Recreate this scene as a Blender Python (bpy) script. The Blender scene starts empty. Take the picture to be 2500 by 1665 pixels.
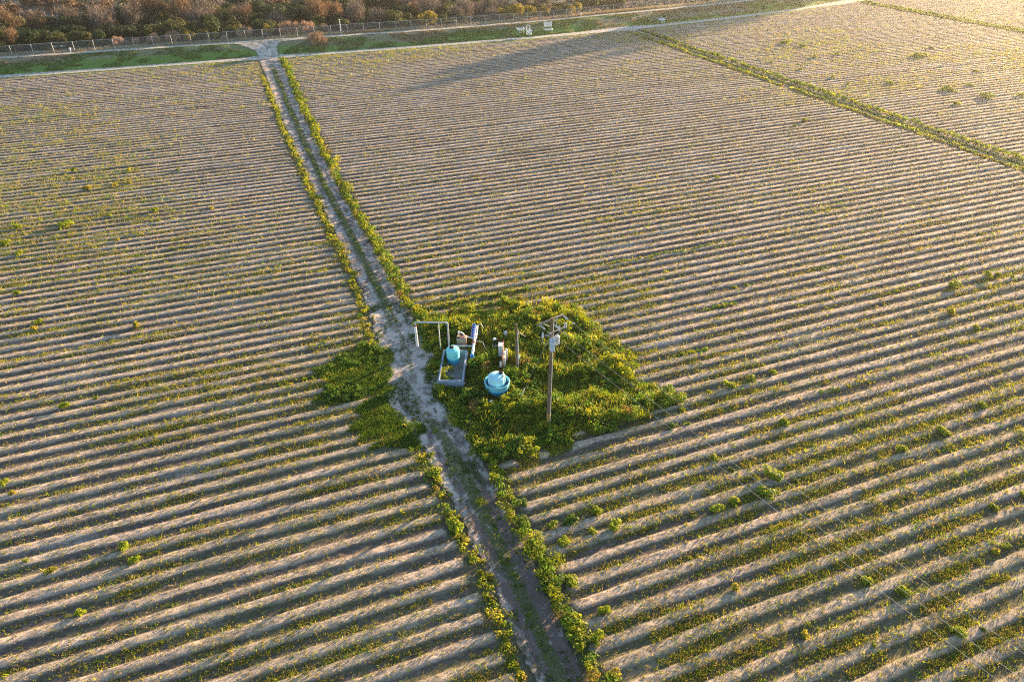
import bpy, math, random
import numpy as np
from mathutils import Vector, Matrix
R = math.radians
scene = bpy.context.scene
COL = scene.collection
random.seed(7); RNG = np.random.default_rng(7)

# ---------------------------------------------------------------- camera
# world: X runs along the crop rows, Y runs away along the dirt track, metres
CAMH, PITCH, YAW = 40.0, 33.8, 21.3
cam = bpy.data.cameras.new('camera'); cam.sensor_width = 36.0; cam.lens = 36.0 * 1689 / 2500
cam.clip_start = 0.5; cam.clip_end = 6000
camo = bpy.data.objects.new('camera', cam); COL.objects.link(camo)
camo.location = (0, 0, CAMH); camo.rotation_euler = (R(90 - PITCH), 0, R(-YAW)); scene.camera = camo

# ---------------------------------------------------------------- light
SUN_AZ, SUN_EL = 66.0, 7.6           # azimuth from +Y towards +X
w = bpy.data.worlds.new('World'); scene.world = w; w.use_nodes = True
nt = w.node_tree; nt.nodes.clear()
sky = nt.nodes.new('ShaderNodeTexSky'); sky.sky_type = 'NISHITA'; sky.sun_disc = False
sky.sun_elevation = R(SUN_EL); sky.sun_rotation = R(SUN_AZ); sky.air_density = 1.0; sky.dust_density = 0.5; sky.ozone_density = 1.6
bg = nt.nodes.new('ShaderNodeBackground'); bg.inputs[1].default_value = 0.09
wo = nt.nodes.new('ShaderNodeOutputWorld')
nt.links.new(sky.outputs[0], bg.inputs[0]); nt.links.new(bg.outputs[0], wo.inputs[0])
sun = bpy.data.lights.new('sun', 'SUN'); sun.energy = 5.0; sun.angle = R(0.6); sun.color = (1.0, 0.70, 0.38)
suno = bpy.data.objects.new('sun', sun); COL.objects.link(suno)
sdir = Vector((math.sin(R(SUN_AZ)) * math.cos(R(SUN_EL)), math.cos(R(SUN_AZ)) * math.cos(R(SUN_EL)), math.sin(R(SUN_EL))))
suno.rotation_euler = (-sdir).to_track_quat('-Z', 'Y').to_euler(); suno.location = (120, 80, 60)
scene.view_settings.view_transform = 'Standard'; scene.view_settings.look = 'None'
scene.view_settings.gamma = 1.0; scene.view_settings.exposure = 2.5
scene.cycles.use_denoising = False; scene.cycles.use_adaptive_sampling = False; scene.cycles.sample_clamp_direct = 2.5; scene.cycles.sample_clamp_indirect = 1.0; scene.cycles.filter_width = 1.15
scene.cycles.max_bounces = 6; scene.cycles.transparent_max_bounces = 12; scene.cycles.volume_bounces = 1

# ---------------------------------------------------------------- helpers
def tag(o, label=None, cat=None, group=None, kind=None):
    if label: o['label'] = label
    if cat: o['category'] = cat
    if group: o['group'] = group
    if kind: o['kind'] = kind
    return o

def vnoise(x, y, seed=0):
    """value noise 0..1"""
    x = np.asarray(x, float); y = np.asarray(y, float)
    xi = np.floor(x).astype(np.int64); yi = np.floor(y).astype(np.int64)
    fx = x - xi; fy = y - yi
    fx = fx * fx * (3 - 2 * fx); fy = fy * fy * (3 - 2 * fy)
    def hsh(a, b):
        n = (a * 374761393 + b * 668265263 + seed * 1442695041) & 0xFFFFFFFF
        n = ((n ^ (n >> 13)) * 1274126177) & 0xFFFFFFFF
        n = n ^ (n >> 16)
        return (n & 0xFFFF) / 65535.0
    return ((hsh(xi, yi) * (1 - fx) + hsh(xi + 1, yi) * fx) * (1 - fy)
            + (hsh(xi, yi + 1) * (1 - fx) + hsh(xi + 1, yi + 1) * fx) * fy)

def fbm(x, y, seed=0, o=3):
    s = 0; a = 1; t = 0
    for k in range(o):
        s = s + a * vnoise(np.asarray(x) * 2 ** k, np.asarray(y) * 2 ** k, seed + 17 * k); t += a; a *= .5
    return s / t

def sstep(a, b, x):
    t = np.clip((x - a) / (b - a), 0, 1); return t * t * (3 - 2 * t)

def mesh_np(name, verts, faces, mat, parent=None, smooth=False, fcol=None, vcol=None, k=None, link=True):
    """numpy mesh: faces is an (N,k) array"""
    me = bpy.data.meshes.new(name)
    verts = np.ascontiguousarray(verts, dtype=np.float32); faces = np.ascontiguousarray(faces, dtype=np.int32)
    k = faces.shape[1]; nf = len(faces)
    me.vertices.add(len(verts)); me.vertices.foreach_set('co', verts.ravel())
    me.loops.add(nf * k); me.loops.foreach_set('vertex_index', faces.ravel())
    me.polygons.add(nf); me.polygons.foreach_set('loop_start', np.arange(0, nf * k, k, dtype=np.int32))
    if smooth: me.polygons.foreach_set('use_smooth', np.ones(nf, dtype=bool))
    if fcol is not None:
        at = me.attributes.new('Col', 'FLOAT_COLOR', 'FACE')
        c = np.ones((nf, 4), dtype=np.float32); c[:, :3] = fcol; at.data.foreach_set('color', c.ravel())
    if vcol is not None:
        at = me.attributes.new('Col', 'FLOAT_COLOR', 'POINT')
        c = np.ones((len(verts), 4), dtype=np.float32); c[:, :vcol.shape[1]] = vcol; at.data.foreach_set('color', c.ravel())
    me.update(calc_edges=True)
    me.materials.append(mat)
    o = bpy.data.objects.new(name, me)
    if link: COL.objects.link(o)
    if parent: o.parent = parent
    return o

def grid_faces(nu, nv):
    i = np.arange(nu - 1)[:, None]; j = np.arange(nv - 1)[None, :]
    a = (i * nv + j).ravel()
    return np.stack([a, a + nv, a + nv + 1, a + 1], 1)

class MB:
    """collects boxes, tubes and lathes into one mesh"""
    def __init__(s): s.v = []; s.f = []; s.sm = []
    def add(s, vs, fs, smooth=False):
        b = len(s.v); s.v += [tuple(p) for p in vs]
        for f in fs: s.f.append(tuple(b + i for i in f)); s.sm.append(smooth)
        return s
    def box(s, c, d, rz=0, ch=0.0, rx=0, ry=0):
        hx, hy, hz = d[0] / 2, d[1] / 2, d[2] / 2
        M = Matrix.Rotation(rz, 3, 'Z') @ Matrix.Rotation(ry, 3, 'Y') @ Matrix.Rotation(rx, 3, 'X'); c = Vector(c)
        if ch <= 0:
            p = [(x, y, z) for z in (-hz, hz) for x, y in ((-hx, -hy), (hx, -hy), (hx, hy), (-hx, hy))]
            f = [(3, 2, 1, 0), (4, 5, 6, 7), (0, 1, 5, 4), (1, 2, 6, 5), (2, 3, 7, 6), (3, 0, 4, 7)]
        else:
            h = min(ch, hx * .9, hy * .9, hz * .9)
            def ring(z, i): return [(-hx + i, -hy, z), (hx - i, -hy, z), (hx, -hy + i, z), (hx, hy - i, z), (hx - i, hy, z), (-hx + i, hy, z), (-hx, hy - i, z), (-hx, -hy + i, z)]
            def inset(z): return [(-hx + h, -hy + h * .4, z), (hx - h, -hy + h * .4, z), (hx - h * .4, -hy + h, z), (hx - h * .4, hy - h, z), (hx - h, hy - h * .4, z), (-hx + h, hy - h * .4, z), (-hx + h * .4, hy - h, z), (-hx + h * .4, -hy + h, z)]
            p = inset(-hz) + ring(-hz + h * .4, h * .4) + ring(hz - h * .4, h * .4) + inset(hz)
            f = [tuple(range(7, -1, -1)), tuple(range(24, 32))]
            for r in range(3):
                for i in range(8):
                    j = (i + 1) % 8; f.append((r * 8 + i, r * 8 + j, r * 8 + 8 + j, r * 8 + 8 + i))
        return s.add([M @ Vector(q) + c for q in p], f)
    def tube(s, pts, r, n=10, caps=True):
        pts = [Vector(p) for p in pts]; m = len(pts)
        rr = r if isinstance(r, (list, tuple)) else [r] * m
        up = Vector((0, 0, 1)); vs = []
        t0 = (pts[1] - pts[0]).normalized()
        a = t0.cross(up) if abs(t0.dot(up)) < .95 else t0.cross(Vector((1, 0, 0)))
        a.normalize()
        for i in range(m):
            t = (pts[min(i + 1, m - 1)] - pts[max(i - 1, 0)]).normalized()
            a = (a - t * a.dot(t)); a.normalize(); b = t.cross(a)
            for k in range(n):
                q = 2 * math.pi * k / n; vs.append(pts[i] + (a * math.cos(q) + b * math.sin(q)) * rr[i])
        fs = []
        for i in range(m - 1):
            for k in range(n):
                k2 = (k + 1) % n; fs.append((i * n + k, i * n + k2, (i + 1) * n + k2, (i + 1) * n + k))
        s.add(vs, fs, True)
        if caps:
            b = len(s.v) - len(vs)
            s.f.append(tuple(b + k for k in range(n - 1, -1, -1))); s.sm.append(False)
            s.f.append(tuple(b + (m - 1) * n + k for k in range(n))); s.sm.append(False)
        return s
    def lathe(s, prof, c=(0, 0, 0), n=32, axis=None):
        """prof: (r,z) from the bottom up; r=0 closes"""
        vs = []; fs = []; c = Vector(c)
        M = Vector((0, 0, 1)).rotation_difference(Vector(axis)).to_matrix() if axis else Matrix.Identity(3)
        for r, z in prof:
            r = max(r, 1e-4)
            for k in range(n):
                q = 2 * math.pi * k / n; vs.append(c + M @ Vector((r * math.cos(q), r * math.sin(q), z)))
        for i in range(len(prof) - 1):
            for k in range(n):
                k2 = (k + 1) % n; fs.append((i * n + k, i * n + k2, (i + 1) * n + k2, (i + 1) * n + k))
        return s.add(vs, fs, True)
    def build(s, name, mat, parent=None, ang=38):
        me = bpy.data.meshes.new(name); me.from_pydata(s.v, [], s.f); me.update()
        me.polygons.foreach_set('use_smooth', np.array(s.sm, dtype=bool))
        me.set_sharp_from_angle(angle=R(ang)); me.materials.append(mat)
        o = bpy.data.objects.new(name, me); COL.objects.link(o)
        if parent: o.parent = parent
        return o

def empty(name, loc, rz=0.0):
    o = bpy.data.objects.new(name, None); COL.objects.link(o); o.empty_display_size = .3
    o.location = loc; o.rotation_euler = (0, 0, rz); return o

# ---------------------------------------------------------------- materials
class N:
    def __init__(s, name):
        s.m = bpy.data.materials.new(name); s.m.use_nodes = True; s.t = s.m.node_tree
        s.t.nodes.clear(); s.out = s.t.nodes.new('ShaderNodeOutputMaterial')
    def n(s, typ, **kw):
        o = s.t.nodes.new('ShaderNode' + typ)
        for k, v in kw.items():
            if k in ('ins',):
                for i, x in v.items(): s.put(o, i, x)
            else: setattr(o, k, v)
        return o
    def put(s, node, i, x):
        if isinstance(x, bpy.types.NodeSocket): s.t.links.new(x, node.inputs[i])
        else: node.inputs[i].default_value = x
    def co(s): return s.n('TexCoord').outputs['Object']
    def noise(s, scale=1, detail=4, vec=None, rough=.55, stretch=None):
        v = vec if vec is not None else s.co()
        if stretch: v = s.n('Mapping', ins={0: v, 3: stretch}).outputs[0]
        return s.n('TexNoise', ins={'Vector': v, 'Scale': scale, 'Detail': detail, 'Roughness': rough}).outputs['Fac']
    def ramp(s, fac, stops):
        r = s.n('ValToRGB'); e = r.color_ramp.elements
        while len(e) < len(stops): e.new(.5)
        for k, (p, c) in enumerate(stops): e[k].position = p; e[k].color = (*c, 1) if len(c) == 3 else c
        s.t.links.new(fac, r.inputs[0]); return r.outputs[0]
    def mix(s, f, a, b, blend='MIX'):
        o = s.n('Mix', data_type='RGBA', blend_type=blend)
        s.put(o, 0, f)
        for i, x in ((6, a), (7, b)): s.put(o, i, (*x, 1) if isinstance(x, tuple) and len(x) == 3 else x)
        return o.outputs[2]
    def math(s, op, a, b=0.0, c=None, clamp=False):
        o = s.n('Math', operation=op, use_clamp=clamp); s.put(o, 0, a); s.put(o, 1, b)
        if c is not None: s.put(o, 2, c)
        return o.outputs[0]
    def rng(s, v, a, b, c=0.0, d=1.0):
        return s.n('MapRange', ins={0: v, 1: a, 2: b, 3: c, 4: d}).outputs[0]
    def attr(s, name='Col'): return s.n('Attribute', attribute_name=name)
    def sep(s, c):
        o = s.n('SeparateColor'); s.t.links.new(c, o.inputs[0]); return o.outputs
    def pbr(s, col, rough=.8, metal=0.0, bump=None, bstr=.3, spec=.3, bdist=.05):
        p = s.n('BsdfPrincipled'); s.put(p, 'Base Color', (*col, 1) if isinstance(col, tuple) and len(col) == 3 else col)
        s.put(p, 'Roughness', rough); s.put(p, 'Metallic', metal); s.put(p, 'Specular IOR Level', spec)
        if bump is not None:
            b = s.n('Bump', ins={'Strength': bstr, 'Distance': bdist, 'Height': bump}); s.t.links.new(b.outputs[0], p.inputs['Normal'])
        return p.outputs[0]
    def end(s, sh): s.t.links.new(sh, s.out.inputs[0]); return s.m

def simple(name, col, rough=.6, metal=0., var=.25, scale=6., bump=.0, spec=.35, dirt=None, dscale=2.5, streak=False):
    g = N(name); nz = g.noise(scale, 5)
    lo = tuple(c * (1 - var) for c in col); hi = tuple(min(1, c * (1 + var * .6)) for c in col)
    c = g.ramp(nz, [(.3, lo), (.7, hi)])
    if dirt:
        d = g.noise(dscale, 6, stretch=(3, 3, .6) if streak else None, rough=.65)
        c = g.mix(g.rng(d, .5, .68), c, dirt)
    return g.end(g.pbr(c, rough, metal, nz if bump else None, bump, spec))

def leaf_mat(name, trans=.45, gain=1.0, tint=None):
    g = N(name); a = g.attr().outputs['Color']
    oi = g.n('ObjectInfo').outputs['Random']
    col = g.mix(1.0, a, g.ramp(oi, [(0, (.82 * gain, .86 * gain, .8 * gain)), (1, (1.15 * gain, 1.12 * gain, 1.1 * gain))]), 'MULTIPLY')
    p = g.pbr(col, .65, spec=.2)
    tc = g.mix(1.0, col, tint or (1.45, 1.35, .8), 'MULTIPLY')
    t = g.n('BsdfTranslucent', ins={0: tc}).outputs[0]
    mx = g.n('MixShader', ins={0: trans, 1: p, 2: t}); return g.end(mx.outputs[0])

M = {}
M['leaf'] = leaf_mat('leaf_green', .42)
M['straw'] = leaf_mat('dry_straw', .25, tint=(1.1, 1.0, .8))
M['twig'] = leaf_mat('twig_crown', .15, tint=(1.1, 1.0, .9))
M['bark'] = simple('bark', (.075, .055, .042), .9, bump=.4)

# ---------------------------------------------------------------- terrain
CX = np.array([-400, -140, -25, 49, 90, 116, 140, 165, 195, 230, 280, 400.]); CY = np.array([216, 209.5, 206.7, 205.3, 205.9, 208.3, 210.6, 214.0, 219.5, 228.5, 245, 300])
def cen(X):
    return (np.interp(X, CX, CY) + np.interp(np.asarray(X) - 6, CX, CY) + np.interp(np.asarray(X) + 6, CX, CY)) / 3
def lev_w(X): return 8.5 + 2.3 * np.clip((np.asarray(X, float) - 60) / 60, 0, 1)
FX = np.array([-400, -53, 6, 52.5, 100, 124.4, 159, 200, 240, 330, 420.]); FY = np.array([232, 219.2, 219.2, 218.5, 219.3, 224.0, 228.5, 237.5, 249, 280, 322])
def fence_y(X): return (np.interp(X, FX, FY) + np.interp(np.asarray(X) - 8, FX, FY) + np.interp(np.asarray(X) + 8, FX, FY)) / 3
LH = 2.5
def lev_h(X, s):
    wd = lev_w(X)
    up = sstep(1.6, 1.0, 0 * s) if False else np.clip((s - 2.0) / (wd - 2.0), 0, 1)
    up = up * .75 + sstep(0, 1, up) * .25
    dn = 1 - sstep(wd + 8.5, wd + 16, s) * 1.25
    h = LH * up * dn
    X = np.asarray(X, float)
    ramp = np.exp(-((X - 10.5) / 7.0) ** 2)          # track ramp is gentler
    h2 = LH * np.clip((s - 1.0) / (wd + 1.0), 0, 1) * dn
    return h * (1 - ramp) + np.minimum(h, h2) * ramp + .10 * (fbm(X * .5, s * .5, 5) - .5) * sstep(2, 4, s)

TY = np.array([-30, 10, 21, 30.4, 36.7, 43.4, 48, 52, 56, 60, 65, 71, 82, 110, 147, 189, 215.]); TL = np.array([10.1, 10, 9.9, 9.75, 9.5, 9.0, 8.0, 7.7, 7.9, 8.7, 9.2, 9.4, 9.3, 8.6, 8.0, 8.1, 8.1]); TR = np.array([12.2, 12.3, 12.4, 12.7, 12.8, 12.7, 12.2, 12.5, 13.3, 13.1, 12.9, 12.8, 12.5, 11.8, 12.1, 12.9, 13.2])
def trL(Y): return np.interp(Y, TY, TL)
def trR(Y): return np.interp(Y, TY, TR)
PATHX, FARX = 120.7, 233.3

YARD = [(13.5, 64.3), (17.9, 63.6), (24.1, 61.8), (30.8, 59.9), (30.9, 57), (31.3, 54.0), (31.3, 51.6), (32.4, 50.4), (31.7, 47.3), (28.6, 46.0), (32.0, 44.3), (33.0, 41.8), (32.2, 39.9), (29.1, 39.8), (25.9, 39.5), (22.8, 39.3), (19.1, 39.2), (14.0, 39.1), (12.7, 40.2), (12.6, 43.5), (12.9, 46.9), (12.1, 49.5), (12.3, 53), (13.3, 55.5), (13.9, 58), (13.6, 61.3)]
LPA = [(6.2, 60.6), (9.0, 60.0), (8.4, 55.7), (7.6, 51.7), (5.3, 52.6), (2.2, 52.2), (.9, 53.2), (3.2, 54.4), (1.4, 55.6), (2.6, 57.2), (5, 58.2)]
LPB = [(7.6, 52.2), (8.4, 49), (9.4, 43.9), (9.3, 42.9), (7.4, 43.4), (4.4, 44.7), (6.2, 46.2), (4.2, 46.7), (3.2, 47.8), (5.4, 48.6), (4.0, 49.6), (5.6, 51.4)]
def inpoly(x, y, P):
    x = np.asarray(x, float); y = np.asarray(y, float)
    ins = np.zeros(x.shape, bool); n = len(P); j = n - 1
    for i in range(n):
        xi, yi = P[i]; xj, yj = P[j]
        c = ((yi > y) != (yj > y)) & (x < (xj - xi) * (y - yi) / (yj - yi + 1e-12) + xi)
        ins ^= c; j = i
    return ins
def wob(x, y, a=.7, f=.8, sd=31):
    return x + a * 2 * (fbm(x * f, y * f, sd, 2) - .5), y + a * 2 * (fbm(x * f, y * f, sd + 7, 2) - .5)

SP, Y0 = 1.56, 38.75
def rows(X, Y):
    """(ridge profile 0..1, row index, wander) of the crop beds"""
    wand = (fbm(X * .05, np.floor((Y - Y0) / SP + .5) * 3.7, 3, 2) - .5) * .08
    t = (Y - Y0) / SP + wand
    idx = np.floor(t + .5)
    sh = (vnoise(idx * 2.71 + .5, idx * 0 + 9.5, 4) - .5) * .22 + (vnoise(idx * 1.7 + .3, X * .02, 5) - .5) * .12
    p = .5 + .5 * np.cos(2 * math.pi * np.clip(t - idx - sh, -.5, .5) * (1 + .25 * (vnoise(idx * 4.1 + .7, X * .05, 6) - .5)))
    return p, idx
def rmask(X, Y):
    _, idx = rows(X, Y)
    e1 = .55 * (vnoise(idx * 7.3, idx * 0 + .5, 11) - .5) * 2; e2 = .55 * (vnoise(idx * 5.1, idx * 0 + .5, 12) - .5) * 2
    m = np.maximum(sstep(.0, .8, (trL(Y) - .9 + e1) - X), sstep(.0, .8, X - (trR(Y) + .9 + e2)))
    m = m * np.maximum(sstep(0, 1.2, PATHX - 3.0 + e1 - X), sstep(0, 1.2, X - PATHX - 2.9 - e2))
    m = m * np.maximum(sstep(0, 1.2, FARX - 2.6 - X), sstep(0, 1.2, X - FARX - 2.6))
    m = m * sstep(2.6, 4.2, cen(X) - Y)
    near = (X > -2) & (X < 38) & (Y > 36) & (Y < 68)
    if near.any():
        q = np.zeros(X.shape)
        xx, yy = wob(X[near], Y[near], 1.5, .5)
        q[near] = inpoly(xx, yy, YARD) | inpoly(xx, yy, LPA) | inpoly(xx, yy, LPB)
        # three beds still run into the back of the yard
        m = m * (1 - q * .72)
    return m
def field_z(X, Y):
    p, idx = rows(X, Y); m = rmask(X, Y)
    amp = .165 * (.78 + .5 * vnoise(idx * 3.3, X * .04, 21))
    return amp * (.74 * sstep(.34, .62, p) + .26 * p) * m - .03
def ground_z(X, Y):
    X = np.asarray(X, float); Y = np.asarray(Y, float); s = Y - cen(X)
    return np.where(s > -2.5, lev_h(X, np.maximum(s, 0)), field_z(np.atleast_1d(X), np.atleast_1d(Y)).reshape(X.shape))

def xl(Y): return -24 - .29 * Y
def xr(Y): return 32 + 1.45 * Y

# green-ness of the field (patches of weeds along the furrows)
def weedy(X, Y):
    _, idx = rows(X, Y)
    a = fbm(X * .09, idx * 1.9, 41, 3); b = fbm(X * .025, Y * .025, 44, 3)
    d = .5 * a + .5 * b
    def g(x, y, sx, sy, k): return k * np.exp(-((X - x) / sx) ** 2 - ((Y - y) / sy) ** 2)
    d = d + g(-26, 108, 20, 20, .26) + g(38, 22, 22, 14, .13) + g(18, 63, 12, 5, .16) + g(33, 60, 9, 8, .06) + g(0, 56, 8, 7, .14)
    d = d + g(-15, 30, 18, 10, .05) + g(175, 130, 45, 35, .08) + g(70, 196, 45, 8, .14) + g(32, 46, 12, 9, .08) + g(6, 45, 5, 4, .1)
    d = d - g(100, 85, 40, 40, .12) - g(65, 85, 45, 35, .12) - g(50, 130, 40, 40, .10)
    ring = np.maximum(g(22, 51, 15, 14, .16), g(27, 43, 10, 6, .1)); d = d + ring
    return d

def build_field():
    ys = np.concatenate([np.arange(3, 96, SP / 12), np.arange(96, 208, SP / 10), np.arange(208, 275, SP / 8)])
    nu, nv = len(ys), 400
    u = np.linspace(0, 1, nv)
    Y = np.repeat(ys[:, None], nv, 1); X = xl(Y) + (xr(Y) - xl(Y)) * u[None, :]
    p, idx = rows(X, Y); m = rmask(X, Y)
    Z = field_z(X, Y)
    Z += .055 * (vnoise(X * 2.6, Y * 6, 51) - .5) + .045 * (vnoise(X * .9, Y * 2.2, 52) - .5)
    near_tr = sstep(1.2, .2, np.maximum(trL(Y) - X, X - trR(Y)))
    near_tr = np.maximum(near_tr, sstep(2.4, 1.6, np.abs(X - PATHX))); near_tr = np.maximum(near_tr, sstep(2.0, 1.4, np.abs(X - FARX)))
    Z = Z * (1 - near_tr) - .05 * near_tr
    S = Y - cen(X); Z = np.where(S > -2.8, -.08, Z)
    xx, yy = wob(X, Y, 1.5, .5)
    veg = (inpoly(xx, yy, YARD) | inpoly(xx, yy, LPA) | inpoly(xx, yy, LPB)).astype(float)
    hedge = np.maximum(sstep(1.3, .3, np.abs(X - trL(Y) + .8)), sstep(1.4, .4, np.abs(X - trR(Y) - .7))) * .7
    gr = np.maximum(np.maximum(veg, hedge), sstep(.46, .66, weedy(X, Y)) * .75 * (1 - .6 * p * m))
    v = np.stack([X.ravel(), Y.ravel(), Z.ravel()], 1)
    f = grid_faces(nu, nv)[:, ::-1]
    keep = (S.ravel()[f].min(1) < -1.2); f = f[keep]
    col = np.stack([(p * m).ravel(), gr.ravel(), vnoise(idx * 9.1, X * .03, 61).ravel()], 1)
    g = N('field_soil'); c = g.sep(g.attr().outputs['Color'])
    fine = g.noise(5, 6, stretch=(.55, 1, 1), rough=.7); mid = g.noise(.9, 5, stretch=(.25, 1, 1)); big = g.noise(.05, 4)
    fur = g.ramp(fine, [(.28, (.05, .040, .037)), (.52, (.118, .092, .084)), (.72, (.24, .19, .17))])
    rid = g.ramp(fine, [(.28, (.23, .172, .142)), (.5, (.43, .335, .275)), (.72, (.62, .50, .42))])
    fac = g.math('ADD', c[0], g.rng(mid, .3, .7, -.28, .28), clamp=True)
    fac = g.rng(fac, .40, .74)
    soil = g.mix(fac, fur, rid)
    soil = g.mix(g.rng(big, .35, .65, 0, .22), soil, g.mix(.5, soil, (.30, .255, .13)))
    crust = g.noise(.22, 5, stretch=(.3, 1.3, 1), rough=.65); soil = g.mix(g.rng(crust, .56, .70, 0, .55), soil, g.ramp(fine, [(.3, (.28, .245, .225)), (.7, (.62, .56, .52))]))
    damp = g.noise(.13, 4, stretch=(.4, 1, 1)); soil = g.mix(g.rng(damp, .56, .72, 0, .45), soil, (.10, .076, .066))
    gn = g.noise(7, 5, rough=.75); gmask = g.math('MULTIPLY', c[1], g.rng(gn, .32, .55), clamp=True)
    grn = g.ramp(g.noise(3, 4), [(.3, (.05, .075, .02)), (.6, (.105, .12, .03)), (.85, (.19, .165, .05))])
    full = g.mix(g.math('MULTIPLY', gmask, .8), soil, grn)
    hb = g.math('ADD', fine, g.math('MULTIPLY', gn, .5))
    g.end(g.pbr(full, .95, bump=hb, bstr=.8, spec=.1, bdist=.12))
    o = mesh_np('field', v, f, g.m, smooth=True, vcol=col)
    tag(o, 'ploughed fallow field of long pale soil beds and weedy furrows', 'field', kind='structure')

def build_ground():
    g = N('far_earth'); c = g.ramp(g.noise(.02, 6), [(.3, (.10, .085, .06)), (.7, (.2, .16, .11))])
    g.end(g.pbr(c, .95))
    n = 9; a = np.linspace(-3200, 3200, n); X, Y = np.meshgrid(a, a, indexing='ij')
    o = mesh_np('ground', np.stack([X.ravel(), Y.ravel(), X.ravel() * 0 - 1.2], 1), grid_faces(n, n), g.m)
    tag(o, 'brown open earth reaching far beyond the field', 'ground', kind='structure')

def build_levee():
    xs = np.arange(-170, 350, .75); ss = np.concatenate([np.arange(-2.8, 30, .38)])
    X = np.repeat(xs[:, None], len(ss), 1); S = np.repeat(ss[None, :], len(xs), 0); Y = cen(X) + S
    Z = lev_h(X, np.maximum(S, 0)) - .03 + .12 * (fbm(X * .9, S * .9, 71, 2) - .5) * sstep(2.5, 4, S)
    wd = lev_w(X)
    dry = sstep(.42, .62, fbm(X * .06, S * .22, 72) + .22 * sstep(2, wd, S) - .06 + .1 * sstep(25, 60, X) * sstep(.3, .8, (S - 2) / wd) - .25 * sstep(6, 3, S))
    grn = sstep(.4, .6, fbm(X * .1, S * .3, 73) + .2 * sstep(9, 3, S))
    col = np.stack([dry.ravel(), grn.ravel(), np.clip(S.ravel() / 30, 0, 1)], 1)
    g = N('levee_grass'); c = g.sep(g.attr().outputs['Color'])
    fine = g.noise(2.2, 6, rough=.75); blot = g.noise(.5, 5, rough=.65)
    gr = g.ramp(fine, [(.25, (.05, .095, .02)), (.5, (.115, .20, .04)), (.8, (.2, .29, .06))])
    g2 = g.ramp(fine, [(.25, (.075, .095, .04)), (.5, (.16, .19, .085)), (.8, (.26, .27, .15))])
    dr = g.ramp(fine, [(.25, (.11, .085, .065)), (.55, (.23, .185, .14)), (.8, (.36, .30, .23))])
    k = g.mix(g.math('ADD', c[1], g.rng(blot, .3, .7, -.45, .45), clamp=True), g2, gr)
    k = g.mix(g.math('MULTIPLY', g.math('ADD', c[0], g.rng(blot, .3, .7, -.45, .45), clamp=True), .8), k, dr)
    g.end(g.pbr(k, .95, bump=fine, bstr=.8, spec=.1, bdist=.2))
    o = mesh_np('levee', np.stack([X.ravel(), Y.ravel(), Z.ravel()], 1), grid_faces(len(xs), len(ss)), g.m, smooth=True, vcol=col)
    tag(o, 'long grassy levee bank above the far edge of the field', 'levee', kind='structure')
    ss = np.concatenate([np.arange(29.3, 90, 2.5), np.arange(92, 700, 30)]); xs = np.arange(-260, 480, 4.)
    X = np.repeat(xs[:, None], len(ss), 1); S = np.repeat(ss[None, :], len(xs), 0); Y = cen(X) + S
    Z = -.68 + .5 * (fbm(X * .1, S * .1, 75) - .5) * sstep(29, 36, S)
    g = N('scrub_floor'); fine = g.noise(.9, 6, rough=.7)
    k = g.ramp(fine, [(.25, (.05, .05, .045)), (.5, (.10, .092, .08)), (.8, (.17, .15, .125))])
    g.end(g.pbr(k, .95, bump=fine, bstr=.8, spec=.1, bdist=.3))
    o = mesh_np('woodland_floor', np.stack([X.ravel(), Y.ravel(), Z.ravel()], 1), grid_faces(len(xs), len(ss)), g.m, smooth=True)
    tag(o, 'dark brown scrubby floor under the woodland', 'ground', kind='structure')

def dirt_mat(name, edge=.12, green=.0, pale=(.44, .385, .35), brown=(.145, .112, .10)):
    """attr r = across 0..1, g = paleness, b = how much weeds fill the middle strip"""
    g = N(name); c = g.sep(g.attr().outputs['Color'])
    fine = g.noise(4.5, 6, rough=.75); mid = g.noise(1.1, 7, rough=.72, stretch=(1, .6, 1)); spot = g.noise(2.4, 5, rough=.7)
    pl = g.ramp(fine, [(.25, tuple(x * .72 for x in pale)), (.5, pale), (.8, tuple(min(1, x * 1.25) for x in pale))])
    br = g.ramp(fine, [(.25, tuple(x * .7 for x in brown)), (.55, brown), (.85, tuple(x * 1.5 for x in brown))])
    f = g.math('ADD', c[1], g.rng(mid, .36, .64, -.5, .5), clamp=True)
    col = g.mix(g.rng(f, .2, .85), br, pl)
    a = g.math('ABSOLUTE', g.math('SUBTRACT', c[0], .5))
    mg = g.math('MULTIPLY', g.math('SUBTRACT', 1, g.rng(a, .07, .2)), c[2], clamp=True)
    mg = g.math('ADD', mg, g.rng(a, .30, .5, .06, .7), clamp=True)
    mg = g.rng(g.math('MULTIPLY', mg, g.rng(spot, .3, .6)), .25, .5)
    col = g.mix(g.math('MULTIPLY', mg, .85), col, g.ramp(g.noise(6, 4), [(.3, (.04, .06, .018)), (.7, (.10, .115, .04))]))
    p = g.pbr(col, .95, bump=fine, bstr=.8, spec=.1, bdist=.09)
    al = g.rng(g.math('ADD', g.math('SUBTRACT', .5, a), g.rng(mid, .3, .7, -edge, edge)), .02, .06)
    tr = g.n('BsdfTransparent').outputs[0]
    return g.end(g.n('MixShader', ins={0: al, 1: tr, 2: p}).outputs[0])

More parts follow.
